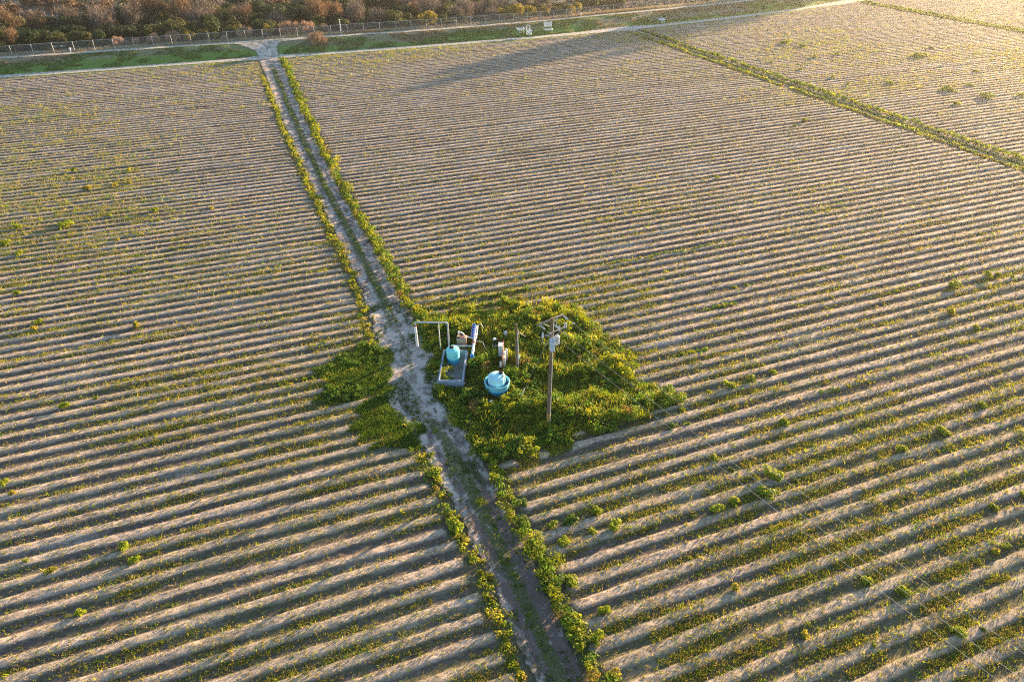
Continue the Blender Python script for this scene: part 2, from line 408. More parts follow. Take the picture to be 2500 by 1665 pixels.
def road_sheet(name, pts_fn, us, nv, zfn, mat, pale, weed, label, cat='dirt road', lift=.02):
    t = np.linspace(0, 1, nv); V = []; C = []
    for u in us:
        (x0, y0), (x1, y1) = pts_fn(u)
        X = x0 + (x1 - x0) * t; Y = y0 + (y1 - y0) * t
        V.append(np.stack([X, Y, zfn(X, Y, t) + lift], 1))
        C.append(np.stack([t, np.full(nv, pale(u)) if not isinstance(pale(u), np.ndarray) else pale(u), np.full(nv, weed(u))], 1))
    f = grid_faces(len(us), nv)
    o = mesh_np(name, np.concatenate(V), f, mat, smooth=True, vcol=np.concatenate(C))
    if o.data.polygons[0].normal.z < 0: o.data.flip_normals()
    tag(o, label, cat, kind='structure'); return o

def build_roads():
    m1 = dirt_mat('track_dirt', .10)
    tt = np.linspace(0, 1, 41)
    def rz(X, Y, t): return -.045 * np.exp(-((t - .27) / .1) ** 2) - .045 * np.exp(-((t - .73) / .1) ** 2) + .03 * np.exp(-((t - .5) / .08) ** 2) + .06 * (vnoise(X * 3.5, Y * 2.6, 81) - .5) + .05 * (vnoise(X * 1.2, Y * .7, 82) - .5)
    def pale(y):
        base = float(np.interp(y, [0, 26, 36, 44, 60, 72, 100, 190, 205], [.16, .18, .34, .68, .78, .52, .5, .55, .7]))
        return base + .22 * np.exp(-((tt - .15) / .12) ** 2) * (y < 48) - .3 * np.exp(-((tt - .27) / .09) ** 2) * (y < 46) - .3 * np.exp(-((tt - .74) / .09) ** 2) * (y < 46) - .12 * np.exp(-((tt - .5) / .14) ** 2)
    road_sheet('dirt_track', lambda y: ((float(trL(y)) - .35, y), (float(trR(y)) + .35, y)), np.concatenate([np.arange(3, 80, .16), np.arange(80, 205.5, .5)]), 41, rz, m1, pale,
               lambda y: float(np.interp(y, [0, 40, 44, 48, 62, 68, 190, 200], [1, .95, .8, .35, .3, .9, .85, .2])), 'rutted pale dirt track with a weedy middle strip leading to the pump yard')
    m2 = dirt_mat('road_dirt', .12, pale=(.52, .47, .43), brown=(.2, .17, .13))
    zl = lambda X, Y, t: lev_h(X, np.maximum(Y - cen(X), 0))
    xs = np.arange(-165, 345, 1.2)
    hw = lambda x: 1.5 + .5 * float(vnoise(x * .05, 3.3, 91)) + (1.1 * math.exp(-((x - 10.5) / 8) ** 2) + 1.6 * math.exp(-((x - 119) / 9) ** 2) + 1.3 * math.exp(-((x - 228) / 16) ** 2))
    road_sheet('field_edge_road', lambda x: ((x, float(cen(x)) - hw(x)), (x, float(cen(x)) + hw(x))), xs, 12, zl, m2, lambda x: .72, lambda x: .3, 'pale dirt road between the crop rows and the levee foot', lift=.035)
    hs = lambda x: float(lev_w(x)) + 1.4
    road_sheet('levee_road', lambda x: ((x, float(cen(x)) + hs(x) - 1.25), (x, float(cen(x)) + hs(x) + 1.25)), xs, 12, zl, m2, lambda x: .68, lambda x: .4, 'narrow dirt road along the levee top beside the chain-link fence', lift=.05)
    us = np.linspace(0, 1, 26)
    def ramp(u):
        s = .6 + u * 9.0
        a = 7.6 - 14 * max(0, u - .35) ** 1.7; b = 13.6 + 12 * max(0, u - .5) ** 2
        return ((a, float(cen(a)) + s), (b, float(cen(b)) + s))
    road_sheet('levee_ramp', ramp, us, 16, zl, m2, lambda u: .62, lambda u: .0, 'pale dirt ramp climbing from the track end to the levee road', lift=.075)
    m3 = dirt_mat('path_dirt', .07, pale=(.34, .30, .24), brown=(.20, .165, .12))
    zf = lambda X, Y, t: 0 * X - .03 * np.exp(-((t - .25) / .12) ** 2) - .03 * np.exp(-((t - .75) / .12) ** 2)
    road_sheet('grassy_path', lambda y: ((PATHX - 1.6, y), (PATHX + 1.6, y)), np.arange(20, 207, .8), 13, zf, m3, lambda y: float(np.interp(y, [20, 120, 170, 200], [.25, .3, .6, .8])), lambda y: float(np.interp(y, [20, 165, 190, 200], [1, 1, .7, .1])), 'overgrown green farm path with two ruts crossing the field', 'path', lift=.0)
    road_sheet('distant_path', lambda y: ((FARX - 1.3, y), (FARX + 1.3, y)), np.arange(60, 227, 1.0), 13, zf, m3, lambda y: .25, lambda y: 1.0, 'distant green farm path near the upper right corner', 'path', lift=.0)
build_ground(); build_field(); build_levee(); build_roads()

# ---------------------------------------------------------------- pump yard
YR = -R(23)
def build_station():
    conc = simple('painted_concrete', (.22, .285, .39), .8, 0, .2, 3, .15, dirt=(.2, .2, .21), dscale=1.6)
    floor = simple('wet_concrete', (.21, .20, .205), .7, 0, .3, 2, .2, dirt=(.10, .10, .10), dscale=1.2)
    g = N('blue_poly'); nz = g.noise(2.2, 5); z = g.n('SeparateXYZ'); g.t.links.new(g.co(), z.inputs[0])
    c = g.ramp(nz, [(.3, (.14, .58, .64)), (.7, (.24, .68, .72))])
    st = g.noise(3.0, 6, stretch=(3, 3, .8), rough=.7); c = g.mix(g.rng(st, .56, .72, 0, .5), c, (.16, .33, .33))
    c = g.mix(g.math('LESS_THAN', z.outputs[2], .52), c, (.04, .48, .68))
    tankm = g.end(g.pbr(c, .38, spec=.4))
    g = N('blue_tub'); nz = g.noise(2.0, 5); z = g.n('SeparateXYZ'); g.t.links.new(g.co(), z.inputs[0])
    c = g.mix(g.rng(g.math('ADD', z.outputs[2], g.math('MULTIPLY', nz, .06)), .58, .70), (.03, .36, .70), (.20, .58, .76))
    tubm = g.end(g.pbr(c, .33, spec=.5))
    polyw = simple('pale_blue_poly', (.38, .70, .80), .35, 0, .06, spec=.45, dirt=(.3, .5, .6))
    black = simple('black_plastic', (.015, .016, .022), .45); white = simple('white_pvc', (.78, .77, .76), .4, 0, .1, dirt=(.42, .4, .37))
    greyp = simple('grey_pvc', (.40, .41, .46), .45, 0, .12); blue = simple('filter_blue', (.02, .085, .40), .35, 0, .15)
    sky = simple('valve_blue', (.03, .24, .62), .4, 0, .15); red = simple('flange_red', (.38, .03, .03), .5); steel = simple('galv_steel', (.5, .52, .55), .45, .3, .15)
    cab = simple('cabinet_grey', (.50, .52, .58), .45, 0, .08, dirt=(.38, .38, .4), spec=.4)
    g = N('weathered_boards'); w1 = g.noise(3, 5, stretch=(9, 9, .5), rough=.7)
    plank = g.ramp(w1, [(.3, (.13, .085, .06)), (.5, (.27, .2, .155)), (.65, (.33, .26, .215)), (.8, (.30, .13, .045))])
    board = g.end(g.pbr(plank, .85, bump=w1, bstr=.3))
    wood = simple('pole_wood', (.155, .095, .072), .9, 0, .35, 5, .3, dirt=(.25, .19, .16), dscale=4, streak=True); rust = simple('rusty_post', (.32, .12, .035), .8, 0, .3)
    oran = simple('orange_strap', (.6, .24, .03), .6); yel = simple('yellow_band', (.7, .42, .03), .5)
    def root(name, x, y, label, cat, z=0.0, rz=YR, group=None): return tag(empty(name, (x, y, z), rz), label, cat, group)

    # concrete basin
    e = root('concrete_basin', 14.44, 52.78, 'long open blue-grey concrete basin with a flat floor beside the track', 'basin')
    wx, ly, h, t = 2.42, 5.12, .80, .16
    MB().box((0, 0, .03), (wx - 2 * t - .004, ly - 2 * t - .004, .14)).build('basin_floor', floor, e)
    for sx in (-1, 1): MB().box((sx * (wx - t) / 2, 0, (h - .2) / 2), (t, ly, h + .2), ch=.025).build('side_wall', conc, e)
    for sy in (-1, 1): MB().box((0, sy * (ly - t) / 2, (h - .2) / 2 - .002), (wx - 2 * t - .004, t, h + .2 - .004), ch=.02).build('end_wall', conc, e)
    MB().tube([(1.2, -2.2, .25), (1.36, -2.2, .25)], .04, 8).build('drain_spout', white, e)
    # tank in the basin
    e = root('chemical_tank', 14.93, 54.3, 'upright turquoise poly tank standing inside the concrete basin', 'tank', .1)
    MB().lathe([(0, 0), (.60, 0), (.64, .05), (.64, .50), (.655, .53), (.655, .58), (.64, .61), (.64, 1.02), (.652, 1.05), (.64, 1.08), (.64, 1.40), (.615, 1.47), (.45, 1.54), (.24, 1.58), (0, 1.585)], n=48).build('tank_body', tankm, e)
    m = MB().lathe([(0, 1.57), (.235, 1.57), (.235, 1.635), (.2, 1.66), (0, 1.66)], (-.12, .1, 0), 24); m.box((-.12, .1, 1.675), (.36, .05, .04)); m.box((-.12, .1, 1.675), (.05, .36, .04)); m.build('lid', black, e)
    MB().box((.02, -.28, 1.56), (.16, .1, .04), rx=R(10)).build('vent', black, e)
    MB().tube([(.6, -.2, .12), (.82, -.24, .12)], .035, 8).build('outlet', white, e)
    e = root('plastic_bucket', 13.63, 52.54, 'small white plastic bucket on the basin floor in front of the turquoise tank', 'bucket', .1)
    MB().lathe([(0, 0), (.115, 0), (.15, .34), (.158, .35), (.158, .37), (.145, .37), (.11, .03), (0, .03)], n=20).build('bucket_shell', white, e)
    MB().lathe([(0, .34), (.143, .345), (.143, .365), (0, .368)], n=20).build('lid', white, e)
    # filling arch over the track edge
    e = root('filling_standpipe', 15.1, 56.3, 'tall grey pipe arch with a white hose hanging over the track edge', 'standpipe', 0, R(-21.3))
    H = 3.4; rr = .085; L = -3.24
    def arc(cx, cz, r, a0, a1, n=6): return [(cx + r * math.cos(a0 + (a1 - a0) * k / n), 0, cz + r * math.sin(a0 + (a1 - a0) * k / n)) for k in range(n + 1)]
    MB().tube([(0, 0, -.2), (0, 0, H - .25)] + arc(-.22, H - .22, .22, 0, math.pi / 2) + [(-.4, 0, H)] + [(L + .4, 0, H + .04)] + arc(L + .22, H - .18, .22, math.pi / 2, math.pi) + [(L, 0, H - .3)], rr, 12).build('arch_pipe', greyp, e)
    MB().tube([(L, 0, H - .28), (L, .0, H - .9), (L + .02, .0, 2.0), (L + .04, .0, .62)], [.10, .12, .125, .13], 12).build('drop_hose', white, e)
    for k in range(7): MB().box((L + .03, -.125, .9 + k * .3), (.05, .03, .07)).build('hose_rib', greyp, e)
    MB().tube([(L, 0, H - .42), (L, 0, H - .28)], .13, 12).build('hose_clamp', simple('clamp_red', (.3, .05, .06), .5), e)
    MB().tube([(-.88, .02, -.2), (-.9, .01, H - .05)], .042, 8).build('support_post', white, e)
    # boarded box
    e = root('boarded_box', 16.5, 56.35, 'weathered brown boarded box behind the turquoise tank', 'box')
    MB().box((0, 0, .57), (.96, .84, 1.24), ch=.05).build('box_body', board, e)
    MB().box((0, 0, 1.21), (1.0, .88, .10), ch=.03).build('box_lid', simple('old_top', (.36, .27, .24), .8, 0, .25), e)
    MB().lathe([(0, 1.25), (.3, 1.25), (.3, 1.33), (0, 1.34)], (.02, .05, 0), 20).build('hatch', simple('hatch_brown', (.2, .1, .09), .7), e); MB().box((-.33, -.02, 1.3), (.2, .28, .1), ch=.02).build('dark_cap', black, e)
    for k in (-.28, 0.02, .3): MB().box((k, -.425, .56), (.06, .02, 1.1)).build('batten', board, e)
    MB().box((.485, 0, .5), (.02, .5, .9)).build('rust_panel', rust, e)
    # filter manifold
    e = root('filter_manifold', 16.82, 53.92, 'white pipe manifold with a row of blue disc filters and a red flange', 'filter manifold')
    z = .82
    MB().tube([(0, -.1, z), (0, 5.1, z)], .12, 14).build('manifold_pipe', white, e)
    for k in range(5):
        y = 2.75 + k * .52; m = MB(); m.lathe([(0, 0), (.11, 0), (.13, .05), (.13, .2), (.155, .22), (.155, .27), (.13, .29), (.115, .44), (.06, .49), (0, .5)], (-.2, y, z - .05), 16)
        m.tube([(-.2, y, z + .2), (0, y, z)], .07, 8); m.build('disc_filter', blue, e)
        MB().lathe([(.0, 0), (.165, 0), (.165, .04), (0, .04)], (-.2, y, z + .17), 16).build('clamp_band', white if k % 2 else sky, e)
    for k in range(6): MB().tube([(-.36, 2.6 + k * .5, z + .12), (-.44, 2.6 + k * .5, z + .14)], .05, 6).build('drain_valve', white, e)
    MB().tube([(.17, 2.5, z + .05), (.17, 5.1, z + .05)], .07, 10).build('return_pipe', white, e)
    MB().lathe([(0, 0), (.21, 0), (.21, .14), (0, .14)], (0, 1.75, z), 18, (0, 1, 0)).build('flange', red, e)
    for y in (1.45, .25, 2.15): MB().lathe([(0, 0), (.175, 0), (.175, .16), (0, .16)], (0, y, z), 16, (0, 1, 0)).build('collar', steel, e)
    MB().lathe([(0, 0), (.14, 0), (.2, .3), (.22, .6), (.2, .86), (.12, 1.0), (0, 1.04)], (-.03, -.3, -.05), 20).build('blue_elbow', sky, e)
    MB().tube([(0, .02, z), (-.03, -.25, z)], .11, 10).build('end_stub', white, e)
    MB().tube([(.15, -.12, .22), (1.55, -.12, .2)], .07, 10).build('ground_pipe', white, e)
    MB().tube([(-.1, 1.3, z - .03), (-1.45, 1.32, z - .03), (-2.25, 1.5, z - .1)], .075, 10).build('feed_pipe', greyp, e)
    MB().tube([(-.12, 2.55, z + .1), (-.9, 2.52, z + .3), (-1.2, 2.6, 1.5), (-1.6, 2.75, 1.56)], .065, 10).build('branch_pipe', white, e)
    MB().tube([(-1.62, 2.7, 1.3), (-1.62, 2.74, 1.62)], .06, 8).build('tee', white, e)
    MB().tube([(.12, 1.95, z), (.5, 2.0, z + .18), (.9, 1.85, z + .05), (1.25, 1.5, .3), (1.35, 1.35, .1)], .025, 8).build('loop_hose', white, e)
    MB().tube([(.17, 5.0, z + .1), (.5, 5.0, z + .35), (.75, 4.6, z + .1), (.8, 4.2, .1)], .025, 8).build('loop_hose', white, e)
    MB().box((.45, 4.3, .35), (.35, .3, .5), ch=.03).build('control_box', cab, e)
    for y in (.6, 2.3, 4.6): MB().box((0, y, (z - .1) / 2 - .1), (.1, .1, z - .1 + .1)).build('stand', steel, e)
    # pump motor
    e = root('pump_motor', 21.21, 56.24, 'grey vertical pump motor with domed cap standing in the weeds', 'pump motor')
    MB().lathe([(0, -.1), (.2, -.1), (.2, .12), (.185, .16), (.19, .5), (.215, .54), (.215, .6), (.2, .64), (.2, .70), (.0, .70)], n=24).build('motor_body', steel, e)
    MB().lathe([(0, .69), (.235, .69), (.235, .76), (.19, .86), (.11, .95), (.06, 1.0), (0, 1.01)], n=24).build('motor_cap', cab, e)
    MB().box((.0, -.2, .35), (.18, .1, .3), ch=.02).build('terminal_box', steel, e)
    # hydrant
    e = root('hydrant_valve', 19.68, 55.4, 'white-capped black stem valve on a round base between filters and cabinet', 'valve')
    MB().lathe([(0, 0), (.27, 0), (.27, .16), (.2, .18), (.2, .12), (0, .12)], n=24).build('base_ring', cab, e)
    MB().tube([(0, 0, .1), (0, 0, .86)], .045, 10).build('stem', black, e)
    m = MB(); m.tube([(.2 * math.cos(a), .2 * math.sin(a), .24) for a in np.linspace(0, 6.28, 20)], .03, 6, False); m.build('handwheel', black, e)
    MB().lathe([(0, .84), (.17, .85), (.19, .92), (.12, 1.0), (0, 1.02)], n=20).build('cap', white, e)
    MB().tube([(.22, 0, .16), (.6, -.05, .16)], .07, 8).build('outlet', cab, e)
    e = root('marker_stake', 20.44, 57.83, 'thin pale marker stake standing behind the hydrant valve', 'stake')
    MB().tube([(0, 0, -.1), (.03, 0, .72)], [.045, .03], 6).build('stake_shaft', white, e); MB().tube([(.015, 0, .3), (.02, 0, .48)], .05, 6).build('stake_band', oran, e)
    # electrical rack
    e = root('electrical_rack', 18.92, 51.1, 'rusty post rack carrying grey electrical cabinets behind the round tub', 'electrical rack')
    for y, hh, mt in ((0, 1.5, rust), (1.35, 1.55, wood), (2.55, 1.85, red)): MB().box((0, y, hh / 2 - .1), (.12, .12, hh + .2), ch=.01).build('post', mt, e)
    MB().box((0, .67, 1.47), (.10, 1.23, .12)).build('top_beam', rust, e); MB().box((0, .67, .75), (.05, 1.2, .9)).build('backboard', wood, e)
    c = MB().box((-.22, 1.95, 1.18), (.46, .66, 1.24), ch=.03).build('main_cabinet', cab, e)
    MB().box((-.22, 1.612, 1.14), (.40, .02, 1.08)).build('cabinet_door', cab, c); MB().box((-.05, 1.597, 1.15), (.03, .03, .14)).build('handle', black, c); MB().box((-.22, 1.95, 1.815), (.5, .70, .035)).build('cabinet_hood', white, c)
    MB().box((-.22, 2.0, .28), (.3, .1, .6)).build('cabinet_leg', steel, e)
    MB().box((.19, .3, 1.12), (.24, .36, .52), ch=.03).build('breaker_box', cab, e); MB().box((.18, .34, .58), (.22, .32, .42), ch=.03).build('breaker_box', cab, e)
    MB().box((.16, .95, 1.2), (.2, .5, .7), ch=.02).build('switch_box', white, e); MB().box((-.17, .18, .68), (.2, .3, .58), ch=.05).build('meter_box', white, e)
    MB().box((.34, 1.55, .95), (.24, .3, 1.15), ch=.05).build('tall_box', cab, e); MB().box((.2, 1.55, 1.2), (.2, .08, .08)).build('bracket', steel, e); MB().tube([(.34, 1.55, -.1), (.34, 1.55, .4)], .04, 8).build('conduit', greyp, e)
    MB().tube([(.1, .1, -.1), (.1, .1, .9)], .03, 8).build('conduit', steel, e)
    # short pole
    e = root('service_pole', 20.25, 50.65, 'short wooden service pole with a white conduit beside the electrical rack', 'pole', 0, 0)
    MB().tube([(0, 0, -.3), (-.03, .02, 2.7), (-.06, .03, 5.43)], [.12, .105, .09], 12).build('pole_shaft', wood, e)
    MB().tube([(.13, -.06, -.1), (.125, -.06, 1.75), (.07, -.06, 4.3)], [.06, .05, .04], 8).build('conduit', white, e)
    m = MB().lathe([(0, -.14), (.12, -.14), (.13, 0), (.12, .16), (0, .18)], (.15, -.1, 1.62), 14); m.box((.15, -.08, 1.62), (.16, .1, .3)); m.build('meter', cab, e)
    for z in (.55, .75, 1.35, 2.2): MB().tube([(-.005, 0, z), (-.006, 0, z + .06)], .128, 12).build('strap', oran, e)
    MB().lathe([(0, 0), (.08, 0), (.09, .16), (0, .2)], (.09, -.06, 4.25), 10).build('weatherhead', steel, e)
    MB().tube([(.05, 0, 4.8), (.35, -.1, 4.3), (.75, -.3, 4.0)], .015, 6).build('drop_cable', white, e)
    # round tub and its tank
    e = root('containment_tub', 17.38, 48.4, 'round open pale-blue containment tub in the weeds in front of the rack', 'tub', 0, 0)
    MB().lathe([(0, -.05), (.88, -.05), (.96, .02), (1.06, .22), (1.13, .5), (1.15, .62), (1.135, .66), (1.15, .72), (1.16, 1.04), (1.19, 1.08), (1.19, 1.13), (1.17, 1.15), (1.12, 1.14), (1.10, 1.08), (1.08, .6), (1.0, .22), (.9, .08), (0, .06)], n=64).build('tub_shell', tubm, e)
    e = root('pale_tank', 17.36, 48.46, 'pale blue domed tank with a black lid sitting inside the round tub', 'tank', .07, 0)
    MB().lathe([(0, 0), (.78, 0), (.81, .04), (.81, .9), (.822, .93), (.81, .96), (.81, 1.5), (.79, 1.57), (.74, 1.61), (.4, 1.70), (.15, 1.73), (0, 1.735)], n=56).build('tank_body', polyw, e)
    MB().lathe([(.0, 1.55), (.3, 1.55), (.27, 1.72), (.26, 1.74), (0, 1.74)], (.47, .12, 0), 28).build('lid_neck', polyw, e)
    m = MB().lathe([(0, 1.735), (.235, 1.735), (.235, 1.8), (.2, 1.83), (0, 1.83)], (.47, .12, 0), 24); m.box((.47, .12, 1.845), (.34, .05, .04)); m.box((.47, .12, 1.845), (.05, .34, .04)); m.build('lid', black, e)
    MB().tube([(.50, -.32, 1.68), (.62, -.42, 1.7), (.78, -.47, 1.5), (.86, -.45, 1.2), (.9, -.42, .9), (.92, -.4, .6)], .032, 8).build('hose', black, e)
    MB().lathe([(0, 1.64), (.06, 1.64), (.06, 1.72), (0, 1.73)], (.48, -.31, 0), 10).build('fitting', black, e)
    # rubbish
    e = root('rubbish_scrap', 16.1, 46.6, 'small white crumpled scrap lying in the weeds below the round tub', 'rubbish', .45, .4)
    m = MB(); k = 5; vs = [(i * .08 - .16, j * .06 - .12, .07 * math.sin(i * 2.1 + j * 1.3)) for i in range(k) for j in range(k)]
    m.add(vs, [(i * k + j, i * k + k + j, i * k + k + j + 1, i * k + j + 1) for i in range(k - 1) for j in range(k - 1)]); o = m.build('crumpled_sheet', white, e); o.modifiers.new('thick', 'SOLIDIFY').thickness = .015

    # ------------------------------------------------------------ utility pole
    AX = R(16.2)
    e = root('utility_pole', 19.78, 42.02, 'tall brown wooden utility pole with two crossarms and a transformer', 'utility pole', 0, 0)
    MB().tube([(0, 0, -.4), (0, 0, 4), (0, 0, 8), (0, 0, 11.15)], [.155, .142, .122, .105], 14).build('pole_shaft', wood, e)
    armw = simple('grey_crossarm', (.21, .19, .205), .8, 0, .25); ins = simple('insulator_grey', (.42, .45, .52), .35, 0, .1); steelb = simple('pale_blue_steel', (.42, .52, .66), .4, .05, .08)
    ca, sa = math.cos(AX), math.sin(AX)
    def A(u, v, z): return (u * ca - v * sa, u * sa + v * ca, z)
    MB().box(A(0, .2, 10.88), (2.72, .09, .12), rz=AX, ch=.015).build('crossarm', armw, e)
    MB().box(A(.0, -.19, 9.92), (2.5, .085, .10), rz=AX, ch=.015).build('crossarm', armw, e)
    for u0 in (-.75, .75): MB().tube([A(u0, .16, 10.83), A(0, .15, 10.25)], .025, 6).build('arm_brace', steel, e)
    MB().tube([A(-.9, -.15, 9.9), A(0, -.12, 9.5)], .02, 6).build('arm_brace', steel, e)
    wd = Vector((.245, -.97, 0)).normalized()
    starts = []
    for u, z, v in ((-1.1, 10.83, .13), (.12, 10.55, -.12), (1.28, 10.84, .13)):
        p0 = Vector(A(u, v, z)); p1 = p0 + wd * .62 + Vector((0, 0, -.06)); m = MB(); m.tube([p0, p1], .025, 6)
        for k in range(6): q = p0.lerp(p1, .22 + .12 * k); m.tube([q, q + wd * .03], .075, 10)
        m.build('strain_insulator', ins, e); starts.append(p1)
    for u, z in ((-1.2, 9.98), (1.12, 9.98), (.52, 9.98)):
        m = MB(); p = Vector(A(u, -.28, z - .12)); q = Vector(A(u, -.32, z + .45)); m.tube([p, q], .035, 8)
        for k in range(4): r_ = p.lerp(q, .2 + .2 * k); m.tube([r_, r_ + Vector((0, 0, .03))], .075, 10)
        m.build('cutout', ins if u > 0 else steelb, e)
    MB().tube([A(1.15, -.3, 10.4), A(1.28, -.3, 10.3), A(1.22, -.35, 9.95)], .05, 6).build('fuse_holder', ins, e)
    MB().box((.02, -.2, 9.35), (.30, .12, .16)).build('mount_bracket', steel, e)
    # equipment boxes, transformer
    for z0, h0, dz in ((8.95, .42, .40), (8.45, .5, .34)): MB().box((-.02, -.27, z0), (dz, .3, h0), ch=.05).build('junction_box', steelb, e)
    MB().box((-.02, -.24, 9.28), (.42, .2, .16), ch=.03).build('junction_hood', steelb, e)
    t = MB().lathe([(0, 8.55), (.19, 8.55), (.215, 8.6), (.215, 9.2), (.23, 9.22), (.23, 9.26), (.17, 9.34), (0, 9.36)], (.52, .02, 0), 24).build('transformer', cab, e)
    MB().lathe([(0, 9.34), (.05, 9.34), (.04, 9.42), (.06, 9.44), (.04, 9.52), (.02, 9.58), (0, 9.58)], (.48, -.03, 0), 10).build('bushing', ins, t)
    MB().box((.56, -.2, 8.85), (.2, .04, .2)).build('nameplate', white, t)
    for z in (8.75, 9.15): MB().box((.23, .02, z), (.24, .08, .06)).build('hanger', steel, e)
    jm = simple('jumper_wire', (.55, .55, .56), .4, .2)
    MB().tube([A(-1.2, -.3, 9.84), A(-1.15, -.35, 9.45), A(-.8, -.35, 9.18), A(-.4, -.35, 9.15), A(-.12, -.3, 9.3)], .016, 6).build('jumper', jm, e)
    MB().tube([A(.52, -.3, 9.95), A(.72, -.3, 9.75), A(.7, -.2, 9.6), (.5, -.03, 9.56)], .016, 6).build('jumper', jm, e)
    MB().tube([A(.1, -.5, 10.5), A(.3, -.2, 10.7), A(.6, .1, 10.85), A(.75, .18, 10.95)], .016, 6).build('jumper', jm, e)
    MB().tube([(.16, -.06, .1), (.15, -.06, 4), (.13, -.06, 8), (.12, -.06, 10.6)], .028, 6).build('conduit', white, e)
    MB().tube([(.2, -.1, 8.2), (.34, -.12, 7.9), (.3, -.1, 7.5), (.17, -.07, 7.35)], .018, 6).build('cable_loop', oran, e)
    for z in (.75, 1.02, 1.29): MB().tube([(0, 0, z), (0, 0, z + .07)], .166, 14).build('band', yel, e)
    MB().box((-.05, -.155, 5.9), (.1, .02, .16)).build('tag_plate', black, e)
    # conductors
    wm = simple('conductor', (.45, .44, .43), .5, .3)
    for i, p in enumerate(starts):
        p = p + e.location; L = 118.0; m = MB(); pts = []
        for k in range(41):
            t = k / 40; pts.append(p + wd * (L * t) + Vector((0, 0, -4 * 1.55 * t * (1 - t))))
        m.tube(pts, .0065, 6); o = m.build('power_line', wm)
        tag(o, ('leftmost pale overhead wire leaving the utility pole towards the bottom', 'middle pale overhead wire leaving the top of the utility pole', 'rightmost pale overhead wire leaving the crossarm end of the utility pole')[i], 'wire', 'overhead wires running from the utility pole')
        clp = MB().tube([p + wd * .55, p + wd * .8], .05, 6).build('line_clamp', wm, o)
    # guy wire
    a = Vector((18.7, 46.3, -.1)); b = Vector((19.78, 42.02, 9.67)); d = (b - a).normalized()
    o = MB().tube([a, b], .008, 6).build('guy_wire', steel); tag(o, 'thin slanting guy wire with a white sleeve left of the utility pole', 'guy wire')
    MB().tube([a + d * .15, a + d * 2.3], .045, 8).build('guy_guard', white, o)
build_station()

# ---------------------------------------------------------------- vegetation
def unit(a): return a / (np.linalg.norm(a, axis=1, keepdims=True) + 1e-9)
def leaves(P, size, col, up=.6, asp=.5, rng=RNG, nrm=None):
    """one diamond leaf face per point"""
    n = len(P); nm = unit(rng.normal(size=(n, 3)) + np.array([0, 0, up])) if nrm is None else unit(nrm + rng.normal(size=(n, 3)) * .42 + np.array([0, 0, .25]))
    a = unit(np.cross(nm, rng.normal(size=(n, 3)))); b = np.cross(nm, a)
    s = (np.asarray(size) * rng.uniform(.6, 1.35, n))[:, None]
    v = np.stack([P - a * s, P - b * s * asp, P + a * s, P + b * s * asp], 1).reshape(-1, 3)
    return v, np.arange(n * 4).reshape(n, 4), np.asarray(col)
def blades(P, h, wd, col, nb=3, lean=.5, rng=RNG):
    """nb thin upright triangles per point"""
    n = len(P); P = np.repeat(P, nb, 0); h = np.repeat(np.broadcast_to(h, n), nb); wd = np.repeat(np.broadcast_to(wd, n), nb); col = np.repeat(col, nb, 0)
    m = n * nb; an = rng.uniform(0, 2 * math.pi, m); h = h * rng.uniform(.55, 1.25, m)
    P = P + np.stack([rng.normal(0, 1, m) * h * .35, rng.normal(0, 1, m) * h * .35, np.zeros(m)], 1)
    dx = np.stack([np.cos(an), np.sin(an), np.zeros(m)], 1) * wd[:, None]
    ln = rng.normal(0, lean, (m, 2)) * h[:, None]
    tip = P + np.stack([ln[:, 0], ln[:, 1], h], 1)
    v = np.stack([P - dx, P + dx, tip], 1).reshape(-1, 3)
    return v, np.arange(m * 3).reshape(m, 3), col * rng.uniform(.75, 1.25, (m, 1))
def stack(parts):
    V = []; F = []; C = []; b = 0
    for v, f, c in parts: V.append(v); F.append(f + b); C.append(c); b += len(v)
    return np.concatenate(V), np.concatenate(F), np.concatenate(C)
def pick(n, cols, wts, jit=.22, rng=RNG):
    cols = np.array(cols); i = rng.choice(len(cols), n, p=np.array(wts) / sum(wts))
    return cols[i] * rng.uniform(1 - jit, 1 + jit, (n, 1))
GRN, YGR, DGR, YEL, BRN, OLV = (.09, .18, .018), (.24, .27, .016), (.045, .10, .018), (.40, .36, .02), (.22, .13, .05), (.16, .175, .035)
def dome(n, r, h, rng, lob=7, deep=.35, normals=False):
    """points in a lumpy dome of leaves"""
    lc = np.stack([rng.uniform(-.62, .62, lob) * r, rng.uniform(-.62, .62, lob) * r, rng.uniform(.25, .72, lob) * h], 1); lc[0] = (0, 0, .62 * h)
    lr = rng.uniform(.32, .5, lob) * r
    i = rng.integers(0, lob, n); d = unit(rng.normal(size=(n, 3)) + np.array([0, 0, .35]))
    rad = lr[i] * (1 - deep * rng.random(n) ** 2)
    p = lc[i] + d * rad[:, None] * np.array([1, 1, min(1.0, h / r * .95)]); p[:, 2] = np.maximum(p[:, 2], .03)
    return (p, d) if normals else p

